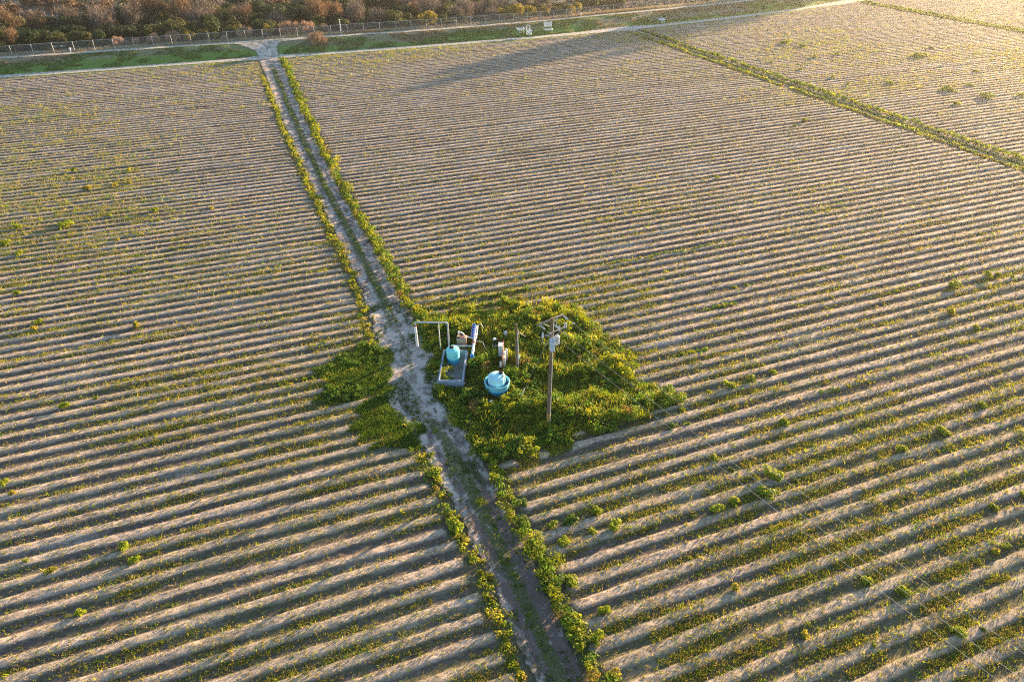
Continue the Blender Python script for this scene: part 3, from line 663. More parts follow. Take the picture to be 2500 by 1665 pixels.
def cand(n, y0, y1, pw=1.7):
    """ground points inside the visible field wedge, thinning with distance"""
    out = []; tot = 0
    while tot < n:
        k = n * 4; Y = RNG.uniform(y0, y1, k); u = RNG.random(k)
        wy = (xr(Y) - xl(Y)); X = xl(Y) * .8 + u * (xr(Y) * .92 - xl(Y) * .8)
        d2 = X * X + Y * Y + 1600
        pr = (wy / (xr(y1) - xl(y1))) * (2200 / d2) ** (pw / 2) * 6
        ok = RNG.random(k) < pr
        ok &= (Y < cen(X) - 2.2)
        out.append(np.stack([X[ok], Y[ok]], 1)); tot += ok.sum()
    return np.concatenate(out)[:n]
def build_field_plants():
    # pale stubble on the beds
    P = cand(380000, 4, 232, 2.0); X, Y = P.T
    p, idx = rows(X, Y); m = rmask(X, Y); d = np.sqrt(X * X + Y * Y + 1600)
    ok = (RNG.random(len(X)) < (.12 + .88 * sstep(.3, .8, p)) * (.35 + .65 * sstep(.35, .6, fbm(X * .3, idx * 2.3, 95))) * m)
    X, Y, d = X[ok], Y[ok], d[ok]; sc = (d / 55) ** .75
    v, f, c = blades(np.stack([X, Y, field_z(X, Y) - .01], 1), .085 * sc, .020 * sc, pick(len(X), [(.40, .32, .2), (.30, .245, .15), (.48, .41, .3), (.22, .2, .09)], [4, 3, 2, 2]), 3, .7)
    o = mesh_np('field_stubble', v, f, M['straw'], fcol=c); tag(o, 'short dry straw stubble standing along the raised beds', 'stubble', kind='stuff')
    # green and yellow weeds, mostly in the furrows
    P = cand(900000, 4, 232, 2.0); X, Y = P.T
    p, idx = rows(X, Y); m = rmask(X, Y); d = np.sqrt(X * X + Y * Y + 1600)
    wv = weedy(X, Y); cl = fbm(X * .38, Y * 1.1, 97, 3)
    pr = (.06 + .75 * sstep(.44, .67, wv)) * sstep(.40, .66, cl) * (1 - .85 * sstep(.3, .7, p) * m) + .05 - .035 * sstep(90, 160, d)
    pr = pr * (m > .15)
    ok = RNG.random(len(X)) < pr
    X, Y, d, wv = X[ok], Y[ok], d[ok], wv[ok]; sc = (d / 55) ** .55
    c = pick(len(X), [GRN, YGR, YEL, OLV, (.26, .2, .09)], [2, 3, .3, 2.4, 3.2])
    v, f, c = blades(np.stack([X, Y, field_z(X, Y) - .02], 1), (.15 + .3 * np.clip(wv - .42, 0, .3)) * sc, .028 * sc, c, 4, .6)
    o = mesh_np('field_weeds', v, f, M['leaf'], fcol=c); tag(o, 'low yellow-green weeds growing along the furrows of the field', 'weeds', kind='stuff')

def verge(name, n, xfn, y0, y1, wd, h, cols, wts, label, dens=None, pw=1.0, size=.1, seed=1):
    """strip of weeds along a track edge, made of lumps"""
    rng = np.random.default_rng(seed); parts = []
    y = y0
    while y < y1:
        d = math.sqrt(y * y + 1600 + xfn(y) ** 2)
        k = 1.0 if dens is None else dens(y)
        r = rng.uniform(.32, .75) * (wd / .8); yy = y + rng.uniform(-.2, .2); xx = float(xfn(yy)) + rng.normal(0, wd * .33)
        hh = h * rng.uniform(.45, 1.25) * (.6 + .4 * k)
        nz = float(vnoise(yy * .42, seed * 3.7 + .4, 201)); n2 = float(vnoise(yy * .17, seed * 1.7 + .4, 202)); r *= .6 + .8 * nz; hh *= .5 + nz; xx += (nz - .5) * wd * .7; k *= .72 + .5 * float(sstep(.15, .5, n2))
        if rng.random() < k:
            q = max(14, int(n * (52 / d) ** pw * r))
            pts, nr = dome(q, r, hh, rng, 5, .35, True); pts = pts + np.array([xx, yy, float(field_z(np.array([xx]), np.array([yy]))[0]) - .03])
            base = pick(1, cols, wts, .2, rng)
            col = base * .75 + .25 * pick(q, cols, wts, .2, rng)
            parts.append(leaves(pts, size * (d / 52) ** .55, col * rng.uniform(.8, 1.15, (q, 1)), .7, .6, rng, nr))
        y += r * rng.uniform(.35, .75)
    v, f, c = stack(parts); o = mesh_np(name, v, f, M['leaf'], fcol=c); tag(o, label, 'weeds', kind='stuff'); return o

def build_verges():
    verge('track_verge_weeds', 150, lambda y: trR(y) + .75, 5, 203, 1.0, .85, [GRN, YGR, DGR, YEL, BRN], [4, 5.5, 1.2, .8, .3], 'thick green weed hedge along the pole side of the dirt track',
          lambda y: float(np.interp(y, [0, 20, 38, 44, 64, 66, 200], [.9, .9, .95, .8, .8, 1, 1])), 1.0, .095, 3)
    verge('track_verge_weeds', 95, lambda y: trL(y) - .7, 5, 186, .75, .5, [YGR, YEL, GRN, OLV, (.26, .2, .06)], [4, 2.6, 2.2, 2, 1], 'lower yellowish weed strip along the open left side of the dirt track',
          lambda y: float(np.interp(y, [0, 30, 41, 44, 58, 62, 90, 200], [.85, .9, .7, .1, .15, .8, .8, .75])), 1.0, .09, 4)
    verge('track_middle_weeds', 60, lambda y: (trL(y) + trR(y)) / 2 + .2 * math.sin(y * .23), 5, 190, .4, .2, [GRN, DGR, YGR, OLV], [4, 2, 2, 1], 'small green weeds growing down the middle of the dirt track',
          lambda y: float(np.interp(y, [0, 34, 42, 50, 62, 80, 200], [.85, .7, .45, .2, .3, .65, .5])), 1.0, .075, 5)
    for k, (off, h, hd, lb, wts) in enumerate(((-2.0, .45, .8, 'low green weeds on the near edge of the overgrown farm path', [4, 4, .5, 1.5, .5]), (2.3, .8, .85, 'taller green weeds on the far edge of the overgrown farm path', [4, 4, 1.5, .6, .3]), (0.0, .2, .5, 'thin green strip of weeds between the ruts of the farm path', [4, 4, 1, .5, .2]))):
        verge('path_verge_weeds', 90, lambda y, o=off: PATHX + o, 48, 203, .95 if off else .4, h, [GRN, YGR, DGR, YEL, BRN], wts, lb, lambda y: float(np.interp(y, [40, 150, 185, 203], [.95, .9, .7, .55])), 1.0, .11, 11 + k)
    for off, lb in ((1.6, 'far green weed edge of the distant path near the top corner'), (-1.6, 'near green weed edge of the distant path near the top corner')):
        verge('path_verge_weeds', 80, lambda y, o=off: FARX + o, 150, 226, .9, .6, [GRN, YGR, DGR], [4, 3, 2], lb, lambda y: .8, 1.0, .13, 20 + int(off))

def mound(x, y):
    k = sstep(12.2, 13.6, x) * (1 - sstep(29.5, 31.5, x)) if True else 1
    near = 1.0
    for a, b, c in KEEP: near = near * sstep(c * .9, c * 2.2, np.hypot(np.asarray(x) - a, np.asarray(y) - b))
    return k * near * (.62 * sstep(.46, .66, fbm(np.asarray(x) * .26 + np.asarray(y) * .1, np.asarray(y) * .48, 141, 2))) * sstep(13.0, 15.5, x)
def build_yard():
    rng = np.random.default_rng(5); parts = []; grass = []
    def fill(P, n, rr, hh, cols, wts, size, avoid=True, q0=130):
        xs = [p[0] for p in P]; ys = [p[1] for p in P]; k = 0
        while k < n:
            x = rng.uniform(min(xs), max(xs)); y = rng.uniform(min(ys), max(ys))
            wx, wy = wob(np.array([x]), np.array([y]), 1.5, .5)
            if not inpoly(wx, wy, P)[0]: continue
            k += 1
            if avoid and any((x - a) ** 2 + (y - b) ** 2 < c * c for a, b, c in KEEP): continue
            if avoid and inpoly(np.array([x]), np.array([y]), BASE)[0]: continue
            tall = float(fbm(x * .25, y * .25, 131, 2))
            edge = 1 - float(sstep(14.5, 17.5, x)) * 1.0
            r = rng.uniform(*rr); h = rng.uniform(*hh) * (.3 + 1.6 * max(0, tall - .15)) * (1 - .35 * edge)
            q = int(q0 * r)
            w2 = list(wts)
            if x < 17 and y < 60: w2[0] *= 2; w2[2] *= 2.5; w2[1] *= .45; w2[3] *= .15
            if float(fbm(x * .35, y * .35, 133, 2)) > .62: w2[4] *= 7
            base = pick(1, cols, w2, .2, rng)
            pts, nr = dome(q, r, h, rng, 6, .35, True); pts = pts + np.array([x, y, float(field_z(np.array([x]), np.array([y]))[0]) - .05 + float(mound(x, y))])
            col = (base * .8 + .2 * pick(q, cols, w2, .2, rng)) * rng.uniform(.82, 1.18, (q, 1))
            parts.append(leaves(pts, size * rng.uniform(.6, 1.45), col, .7, .6, rng, nr))
    C5 = [GRN, YGR, DGR, YEL, BRN]
    fill(YARD, 1250, (.35, .95), (.3, 1.0), C5, [6, 5, 2.6, .6, .22], .09)
    v, f, c = stack(parts); o = mesh_np('yard_weeds', v, f, M['leaf'], fcol=c); tag(o, 'dense tangled green and yellow weeds covering the pump yard', 'weeds', kind='stuff')
    parts.clear()
    fill(LPA, 190, (.3, .75), (.3, .75), C5, [4, 3, 1.5, .3, .1], .08, False)
    fill(LPB, 110, (.25, .5), (.10, .28), C5, [4, 1.4, 2.5, .05, .05], .07, False)
    v, f, c = stack(parts); o = mesh_np('track_side_weeds', v, f, M['leaf'], fcol=c); tag(o, 'green weed patch on the left of the track opposite the pump yard', 'weeds', kind='stuff')
    # grass understorey
    for P, n in ((YARD, 26000), (LPA, 5500), (LPB, 6000)):
        a = np.array(P); x = rng.uniform(a[:, 0].min() - .6, a[:, 0].max() + .6, n * 2); y = rng.uniform(a[:, 1].min() - .6, a[:, 1].max() + .6, n * 2)
        wx, wy = wob(x, y, 1.5, .5); ok = inpoly(wx, wy, P) & ~inpoly(x, y, BASE)
        x, y = x[ok], y[ok]; dk = (x < 16.5)[:, None]
        c = np.where(dk, pick(len(x), [GRN, DGR, YGR], [4, 3, 1], .2, rng), pick(len(x), [GRN, YGR, YEL, OLV], [3, 4, .5, 1], .2, rng))
        grass.append(blades(np.stack([x, y, field_z(x, y) - .02 + mound(x, y) * .9], 1), .26, .03, c, 3, .6, rng))
    v, f, c = stack(grass); o = mesh_np('yard_grass', v, f, M['leaf'], fcol=c); tag(o, 'rough green grass under the weeds on both sides of the track', 'grass', kind='stuff')
    # stems and dead stalks standing out of the tangle, and tufts on the bare track
    a = np.array(YARD); x = rng.uniform(a[:, 0].min(), a[:, 0].max(), 2600); y = rng.uniform(a[:, 1].min(), a[:, 1].max(), 2600)
    wx, wy = wob(x, y, 1.5, .5); ok = inpoly(wx, wy, YARD) & ~inpoly(x, y, BASE) & (fbm(x * .5, y * .5, 171, 2) > .46)
    for kx, ky, kr in KEEP: ok &= np.hypot(x - kx, y - ky) > kr
    x, y = x[ok], y[ok]; c = pick(len(x), [YGR, GRN, YEL, (.34, .24, .11)], [4, 3, 1.5, 1.2], .2, rng)
    v, f, c = blades(np.stack([x, y, field_z(x, y) + mound(x, y) + .15], 1), .62, .022, c, 4, .35, rng)
    o = mesh_np('tall_stems', v, f, M['leaf'], fcol=c); tag(o, 'thin tall stems and dry stalks sticking out of the yard weeds', 'weeds', kind='stuff')
    y = np.concatenate([rng.uniform(38, 68, 5200), rng.uniform(6, 38, 1500)]); u = rng.random(len(y)); x = trL(y) + (trR(y) - trL(y)) * u
    ok = (fbm(x * .75, y * .55, 173, 3) + .16 * (np.abs(u - .5) * 2) ** 2 + .05 * (np.abs(u - .48) < .12)) > .62; x, y = x[ok], y[ok]
    c = pick(len(x), [GRN, DGR, (.12, .13, .05)], [3, 3, 2], .2, rng)
    v, f, c = blades(np.stack([x, y, x * 0 + .0], 1), .11, .03, c, 5, .9, rng)
    o = mesh_np('track_tufts', v, f, M['leaf'], fcol=c); tag(o, 'small dark green tufts speckling the bare dirt of the track', 'grass', kind='stuff')
    # a rank strip in one furrow behind the yard and sprouting stripes at the back
    parts.clear()
    for (xa, xb, y, k, h) in ((14, 27.5, 65.1, 1., .42), (14, 26, 63.4, .8, .42), (39, 54, 67.1, .9, .28), (27.5, 33.5, 61.2, .7, .4), (33, 37, 59.0, .6, .25), (44, 48, 53.6, .8, .3), (36, 40, 47.0, .5, .25), (17, 21, 66.6, .6, .3), (45, 51, 37.0, .5, .25), (9, 2, 62.0, .4, .25), (-3, 6, 56.6, .5, .25)):
        x0, x1 = sorted((xa, xb)); x = x0
        while x < x1:
            r = rng.uniform(.25, .45)
            if rng.random() < k:
                pts, nr = dome(60, r, h * rng.uniform(.6, 1.2), rng, 4, .35, True); pts = pts + np.array([x, y + rng.normal(0, .12), -.02])
                parts.append(leaves(pts, .08, pick(1, [YGR, GRN, YEL], [3, 3, .6], .2, rng) * rng.uniform(.75, 1.25, (60, 1)), .7, .55, rng, nr))
            x += r * .8
    v, f, c = stack(parts); o = mesh_np('furrow_weeds', v, f, M['leaf'], fcol=c); tag(o, 'bright leafy weed lines filling a few furrows around the yard', 'weeds', kind='stuff')

BASE = [(11.75, 51.2), (14.75, 49.5), (17.1, 55.1), (14.4, 56.4)]
KEEP = [(17.38, 48.38, 1.35), (16.5, 56.4, .8), (19.3, 52.0, .6), (20.25, 50.65, .5), (19.8, 42.0, .4), (21.2, 56.24, .4), (19.68, 55.4, .5), (16.6, 53.6, .45), (17.2, 54.9, .5), (17.6, 56, .5), (18.2, 57.2, .5), (18.2, 53.3, .4), (15.3, 56.2, .4), (14.3, 56.6, .4), (18.9, 51, .45), (20.0, 51.2, .5), (16.1, 46.6, .5)]

BUSHES = [(37.9,40.9,0.69,'y'),(40.6,41.0,0.56,'y'),(43.2,41.2,0.47,'y'),(39.4,34.7,0.57,'y'),(51.3,28.7,0.77,'y'),(46.3,28.5,0.58,'y'),(33.9,29.8,1.0,'y'),(32.5,28.3,0.98,'y'),(29.5,28.5,0.58,'y'),(27.8,28.5,0.65,'y'),(25.7,28.6,0.26,'d'),(31.0,33.2,0.48,'y'),(31.4,31.6,0.33,'d'),(35.2,17.6,0.57,'y'),(33.5,19.2,0.48,'y'),(45.1,17.9,0.44,'y'),(44.0,17.9,0.45,'o'),(47.7,21.0,0.43,'y'),(26.7,17.6,0.46,'o'),(36.0,14.2,0.56,'y'),(37.6,13.7,0.23,'d'),(29.7,37.9,0.5,'d'),(31.2,37.7,0.38,'y'),(57.6,30.2,0.5,'y'),(50.8,21.0,0.39,'y'),(35.7,40.8,0.35,'y'),(31.9,39.7,0.43,'y'),(30.3,15.5,0.23,'y'),(24.8,22.0,0.45,'o'),(35.5,28.8,0.32,'d'),(15.5,31.6,0.43,'y'),(16.9,31.4,0.64,'d'),(19.1,31.5,0.61,'y'),(19.7,29.8,0.64,'y'),(15.7,29.8,0.49,'y'),(18.1,30.0,0.4,'y'),(14.3,34.3,0.34,'d'),(14.7,26.7,0.57,'y'),(13.2,26.8,0.88,'d'),(13.7,28.2,0.8,'y'),(15.8,23.7,0.49,'y'),(13.6,23.6,0.82,'y'),(13.4,22.5,0.6,'o'),(14.3,22.1,0.57,'y'),(13.2,30.1,0.58,'o'),(8.9,34.0,1.0,'y'),(9.6,29.0,0.38,'o'),(9.0,39.8,0.82,'y'),(9.2,42.2,0.37,'y'),(11.2,35.7,0.38,'y'),(14.2,19.6,0.47,'o'),(-13.8,40.8,0.59,'y'),(-13.3,39.3,0.54,'y'),(-16.2,36.1,0.44,'y'),(-20.3,42.0,0.26,'y'),(-23.2,51.1,0.43,'y'),(-22.4,49.8,0.32,'o'),(-18.5,40.5,0.45,'o'),(-25.2,104.6,1.28,'y'),(-24.9,76.1,0.42,'o'),(-14.9,72.7,0.61,'o'),(-18.6,124.8,0.5,'o'),(-20.0,105.9,0.43,'y'),(-20.0,60.3,0.53,'y'),(-17.5,60.6,0.26,'y'),(-31.7,100.8,0.79,'y'),(-24.7,77.3,0.64,'y'),(-29.7,96.7,0.56,'y'),(-28.0,85.4,0.48,'y'),(-18.2,96.6,0.42,'o'),(-24.1,118.2,0.92,'o'),(-18.2,118.6,0.5,'o'),(-20.3,118.6,0.59,'o'),(-13.4,101.6,0.44,'y'),(-14.1,105.5,0.69,'y'),(-26.9,127.8,0.61,'y'),(-11.1,121.7,0.42,'d'),(7.3,60.4,0.19,'o'),(-31.4,105.9,0.71,'y'),(-6.4,103.3,0.58,'o'),(8.7,102.0,0.77,'d'),(74.3,47.6,0.91,'y'),(80.1,47.7,0.64,'y'),(81.7,47.6,0.46,'y'),(82.4,46.5,0.39,'y'),(62.8,56.6,0.38,'d'),(67.5,58.3,0.44,'y'),(69.1,87.0,0.53,'y'),(68.8,43.2,0.68,'o'),(50.1,56.6,0.34,'y'),(51.8,56.5,0.43,'y'),(99.5,105.1,0.53,'d'),(68.8,39.9,0.51,'y'),(70.9,39.8,0.34,'y'),(61.9,56.9,0.33,'d'),(173.1,144.2,2.6,'y'),(151.4,170.7,1.63,'y'),(146.0,152.5,0.91,'y'),(142.8,123.6,1.24,'y'),(132.8,126.4,0.68,'y'),(150.3,114.2,2.13,'y'),(158.8,116.0,1.09,'y'),(103.8,107.1,0.9,'y'),(99.5,105.1,0.54,'y'),(134.0,132.8,0.66,'y'),(131.2,151.9,0.66,'y'),(133.2,142.9,0.68,'y'),(160.8,104.7,1.18,'y'),(153.1,106.5,2.11,'y'),(184.8,150.0,1.07,'d'),(171.7,125.2,0.96,'y'),(152.5,165.2,1.26,'y'),(142.0,105.2,1.28,'o'),(153.8,152.8,0.8,'y'),(31.8,39.6,0.37,'o')]
def bush_proto(seed, kind, q=420):
    rng = np.random.default_rng(seed); pts, nr = dome(q, 1.0, .95, rng, 9, .3, True)
    cs = {'y': [YGR, (.16, .24, .02), (.24, .29, .02)], 'd': [DGR, GRN, OLV], 'o': [YEL, OLV, (.26, .17, .04)]}[kind]
    col = pick(q, cs, [3, 2, 1], .25, rng)
    v, f, c = leaves(pts, .15, col, .7, .6, rng, nr)
    st, sf, sc = blades(np.zeros((14, 3)), .75, .03, np.tile([[.07, .09, .03]], (14, 1)), 1, .6, rng)
    o = mesh_np('leaves', v, f, M['leaf'], fcol=c, link=False); s = mesh_np('stem', st, sf, M['leaf'], fcol=sc, link=False)
    return o.data, s.data
def ordinal(k): return ['nearest', 'second nearest', 'third nearest', 'fourth nearest', 'fifth nearest', 'sixth nearest', 'seventh nearest', 'eighth nearest', 'ninth nearest', 'tenth nearest', 'eleventh nearest', 'twelfth nearest', 'thirteenth nearest', 'fourteenth nearest'][k]
def build_bushes():
    pro = {k: [bush_proto(100 + 10 * i + j, k) for j in range(3)] for i, k in enumerate('ydo')}
    def region(x, y):
        if abs(x - trR(y)) < 2.2 and x > trL(y) + .5 or (x > trL(y) and x < trR(y)): return 'on the right edge of the track' if abs(x - 11.2) > .6 else 'in the middle of the track'
        if abs(x - trL(y)) < 2.2: return 'on the left edge of the track'
        if x > PATHX: return 'in the field beyond the overgrown path'
        if x < 8: return 'left of the track' + (', below the yard' if y < 52 else (', level with the yard' if y < 66 else ', well beyond the yard'))
        if y > 66: return 'between the yard and the overgrown path'
        if x < 22 and y < 36: return 'just right of the track near the bottom'
        if y < 24: return 'in the furrows at the lower right corner'
        if y < 36: return 'in the furrows under the power lines'
        if x < 48: return 'beside the right end of the yard'
        return 'at the right edge of the photo'
    cw = {'y': 'bright green', 'd': 'dark green', 'o': 'yellow-brown'}
    def sw(r): return 'small' if r < .42 else ('medium' if r < .75 else 'large')
    groups = {}
    for i, (x, y, r, k) in enumerate(BUSHES): groups.setdefault((region(x, y), cw[k], sw(r)), []).append(i)
    for key, ids in groups.items():
        ids.sort(key=lambda i: BUSHES[i][0] ** 2 + BUSHES[i][1] ** 2)
        for n_, i in enumerate(ids):
            x, y, r, k = BUSHES[i]; rng = random.Random(i)
            lb = f'{key[2]} {key[1]} bush {key[0]}'
            if len(ids) > 1: lb += f', {ordinal(n_)}'
            e = empty('weed_bush', (x, y, float(field_z(np.array([x]), np.array([y]))[0]) - .04), rng.uniform(0, 6.28))
            r *= 1.15 if (y < 38 and abs(x - 13) < 4) else .95; hf = rng.uniform(.85, 1.1); e.scale = (r, r * rng.uniform(.7, 1), min(r, .42 + .3 * r) * hf)
            tag(e, lb, 'bush', 'leafy bushes scattered through the field')
            a, b = pro[k][i % 3]
            for nm, me in (('leaves', a), ('stem', b)):
                o = bpy.data.objects.new(nm, me); COL.objects.link(o); o.parent = e
build_field_plants(); build_verges(); build_yard(); build_bushes()

# ---------------------------------------------------------------- woodland, fence, levee furniture
def tz(x, y):
    s = y - float(cen(x)); return float(lev_h(x, s)) if s < 29 else -.68
PAL = {
 'bare':   ([(.125, .08, .055), (.20, .125, .075), (.08, .058, .045)], [3, 2, 2]),
 'rust':   ([(.19, .115, .065), (.26, .165, .095), (.11, .075, .055)], [3, 2, 2]),
 'grey':   ([(.14, .112, .108), (.20, .16, .152), (.085, .07, .072)], [3, 2, 2]),
 'green':  ([(.032, .052, .026), (.052, .078, .036), (.02, .034, .02)], [3, 2, 2]),
 'olive':  ([(.07, .08, .035), (.11, .11, .045), (.04, .05, .025)], [3, 2, 2]),
 'yellow': ([(.26, .21, .035), (.20, .17, .03), (.12, .11, .03)], [3, 2, 2]),
 'pink':   ([(.34, .22, .17), (.42, .28, .2), (.22, .15, .12)], [3, 2, 2])}
def limb_tubes(mb, rng, h, r, nl, spread):
    tips = []
    lean = rng.normal(0, .06, 2) * h
    tr = [(0, 0, -.3), (lean[0] * .3, lean[1] * .3, h * .22), (lean[0], lean[1], h * .42)]
    mb.tube(tr, [r, r * .8, r * .6], 7)
    for k in range(nl):
        a = 2 * math.pi * (k + rng.uniform(-.3, .3)) / nl; z0 = h * rng.uniform(.12, .42)
        f = z0 / (h * .42); b = Vector((lean[0] * f, lean[1] * f, z0))
        o = Vector((math.cos(a), math.sin(a), 0)) * spread * rng.uniform(.55, .95); e = b + o + Vector((0, 0, h * rng.uniform(.25, .5)))
        mid = b.lerp(e, .5) + Vector((0, 0, -h * .04)) + o * .08
        mb.tube([b, mid, e], [r * .5, r * .33, r * .12], 5); tips += [e, mid]
        for j in range(3):
            q = b.lerp(e, rng.uniform(.4, .85)); d = Vector((rng.normal() * .25 * spread, rng.normal() * .25 * spread, h * rng.uniform(.12, .3)))
            mb.tube([q, q + d * .5 + o * .04, q + d], [r * .22, r * .14, r * .06], 4); tips.append(q + d)
    return tips
def twigs(P, rng, ln, wd, col, cz):
    n = len(P); d = unit(rng.normal(size=(n, 3)) * .75 + unit(P - np.array([0, 0, cz])) * .7 + np.array([0, 0, .75])); L = ln * rng.uniform(.5, 1.3, n)
    s = unit(np.cross(d, rng.normal(size=(n, 3)))) * wd
    b = P - d * (L * .5)[:, None]; t = P + d * (L * .5)[:, None]
    v = np.stack([b - s, b + s, t + s * .3, t - s * .3], 1).reshape(-1, 3)
    return v, np.arange(n * 4).reshape(n, 4), col
def tree_proto(kind, seed):
    """unit trees: about 1 m of height per metre of scale x 1; returns (crown mesh, trunk mesh)"""
    rng = np.random.default_rng(seed); mb = MB(); cs, wt = PAL[kind]
    if kind in ('bare', 'rust', 'grey'):
        h, r = 9.0, 3.9
        tips = limb_tubes(mb, rng, h, .24, 6, 3.0)
        q = 2700; tc = np.array([tuple(t) for t in tips]); i = rng.integers(0, len(tc), q)
        P = tc[i] + rng.normal(size=(q, 3)) * np.array([.75, .75, .8]); P = np.concatenate([P, dome(900, r, h, rng, 10, .6)])
        P[:, 2] = np.maximum(P[:, 2], 1.0)
        zt = np.clip(P[:, 2:3] / h, 0, 1)
        c = pick(len(P), cs, wt, .25, rng)
        v, f, c = twigs(P, rng, 1.15, .04 if kind != 'grey' else .035, c, 3.0)
    elif kind == 'pink':
        h, r = 3.2, 2.0
        for k in range(9):
            a = rng.uniform(0, 6.28); mb.tube([(0, 0, -.2), (math.cos(a) * .5, math.sin(a) * .5, 1.2), (math.cos(a) * 1.0, math.sin(a) * 1.0, 2.4)], [.05, .035, .015], 4)
        P = dome(1700, r, h, rng, 9, .8); c = pick(len(P), cs, wt, .25, rng)
        d = unit(np.stack([P[:, 0] * .28, P[:, 1] * .28, np.full(len(P), 1.6)], 1) + rng.normal(size=(len(P), 3)) * .16); L = rng.uniform(.5, 1.2, len(P))
        s = unit(np.cross(d, rng.normal(size=(len(P), 3)))) * .028
        b = P - d * (L * .6)[:, None]; t = P + d * (L * .4)[:, None]
        v = np.stack([b - s, b + s, t + s * .3, t - s * .3], 1).reshape(-1, 3); f = np.arange(len(P) * 4).reshape(-1, 4)
    else:
        h, r = 6.5, 3.4
        limb_tubes(mb, rng, h, .2, 5, 2.2)
        P, nr = dome(4200, r, h, rng, 16, .32, True); c = pick(len(P), cs, wt, .22, rng)
        v, f, c = leaves(P, .21, c, .6, .6, rng, nr)
    cr = mesh_np('crown', v, f, M['leaf'] if kind in ('green', 'olive', 'yellow') else M['twig'], fcol=c, link=False)
    tr = mb.build('trunk', M['bark']); me = tr.data; bpy.data.objects.remove(tr)
    return cr.data, me
PH = {'bare': 'bare brown tree', 'rust': 'rust-orange bare tree', 'grey': 'mauve-grey bare tree', 'green': 'dark green tree', 'olive': 'olive green tree', 'yellow': 'yellow-leaved shrub', 'pink': 'pinkish dry-stemmed shrub'}
def fill_words(n):
    return ['first', 'second', 'third', 'fourth', 'fifth', 'sixth', 'seventh', 'eighth', 'ninth', 'tenth', 'eleventh', 'twelfth', 'thirteenth', 'fourteenth', 'fifteenth', 'sixteenth', 'seventeenth', 'eighteenth', 'nineteenth', 'twentieth'][n]
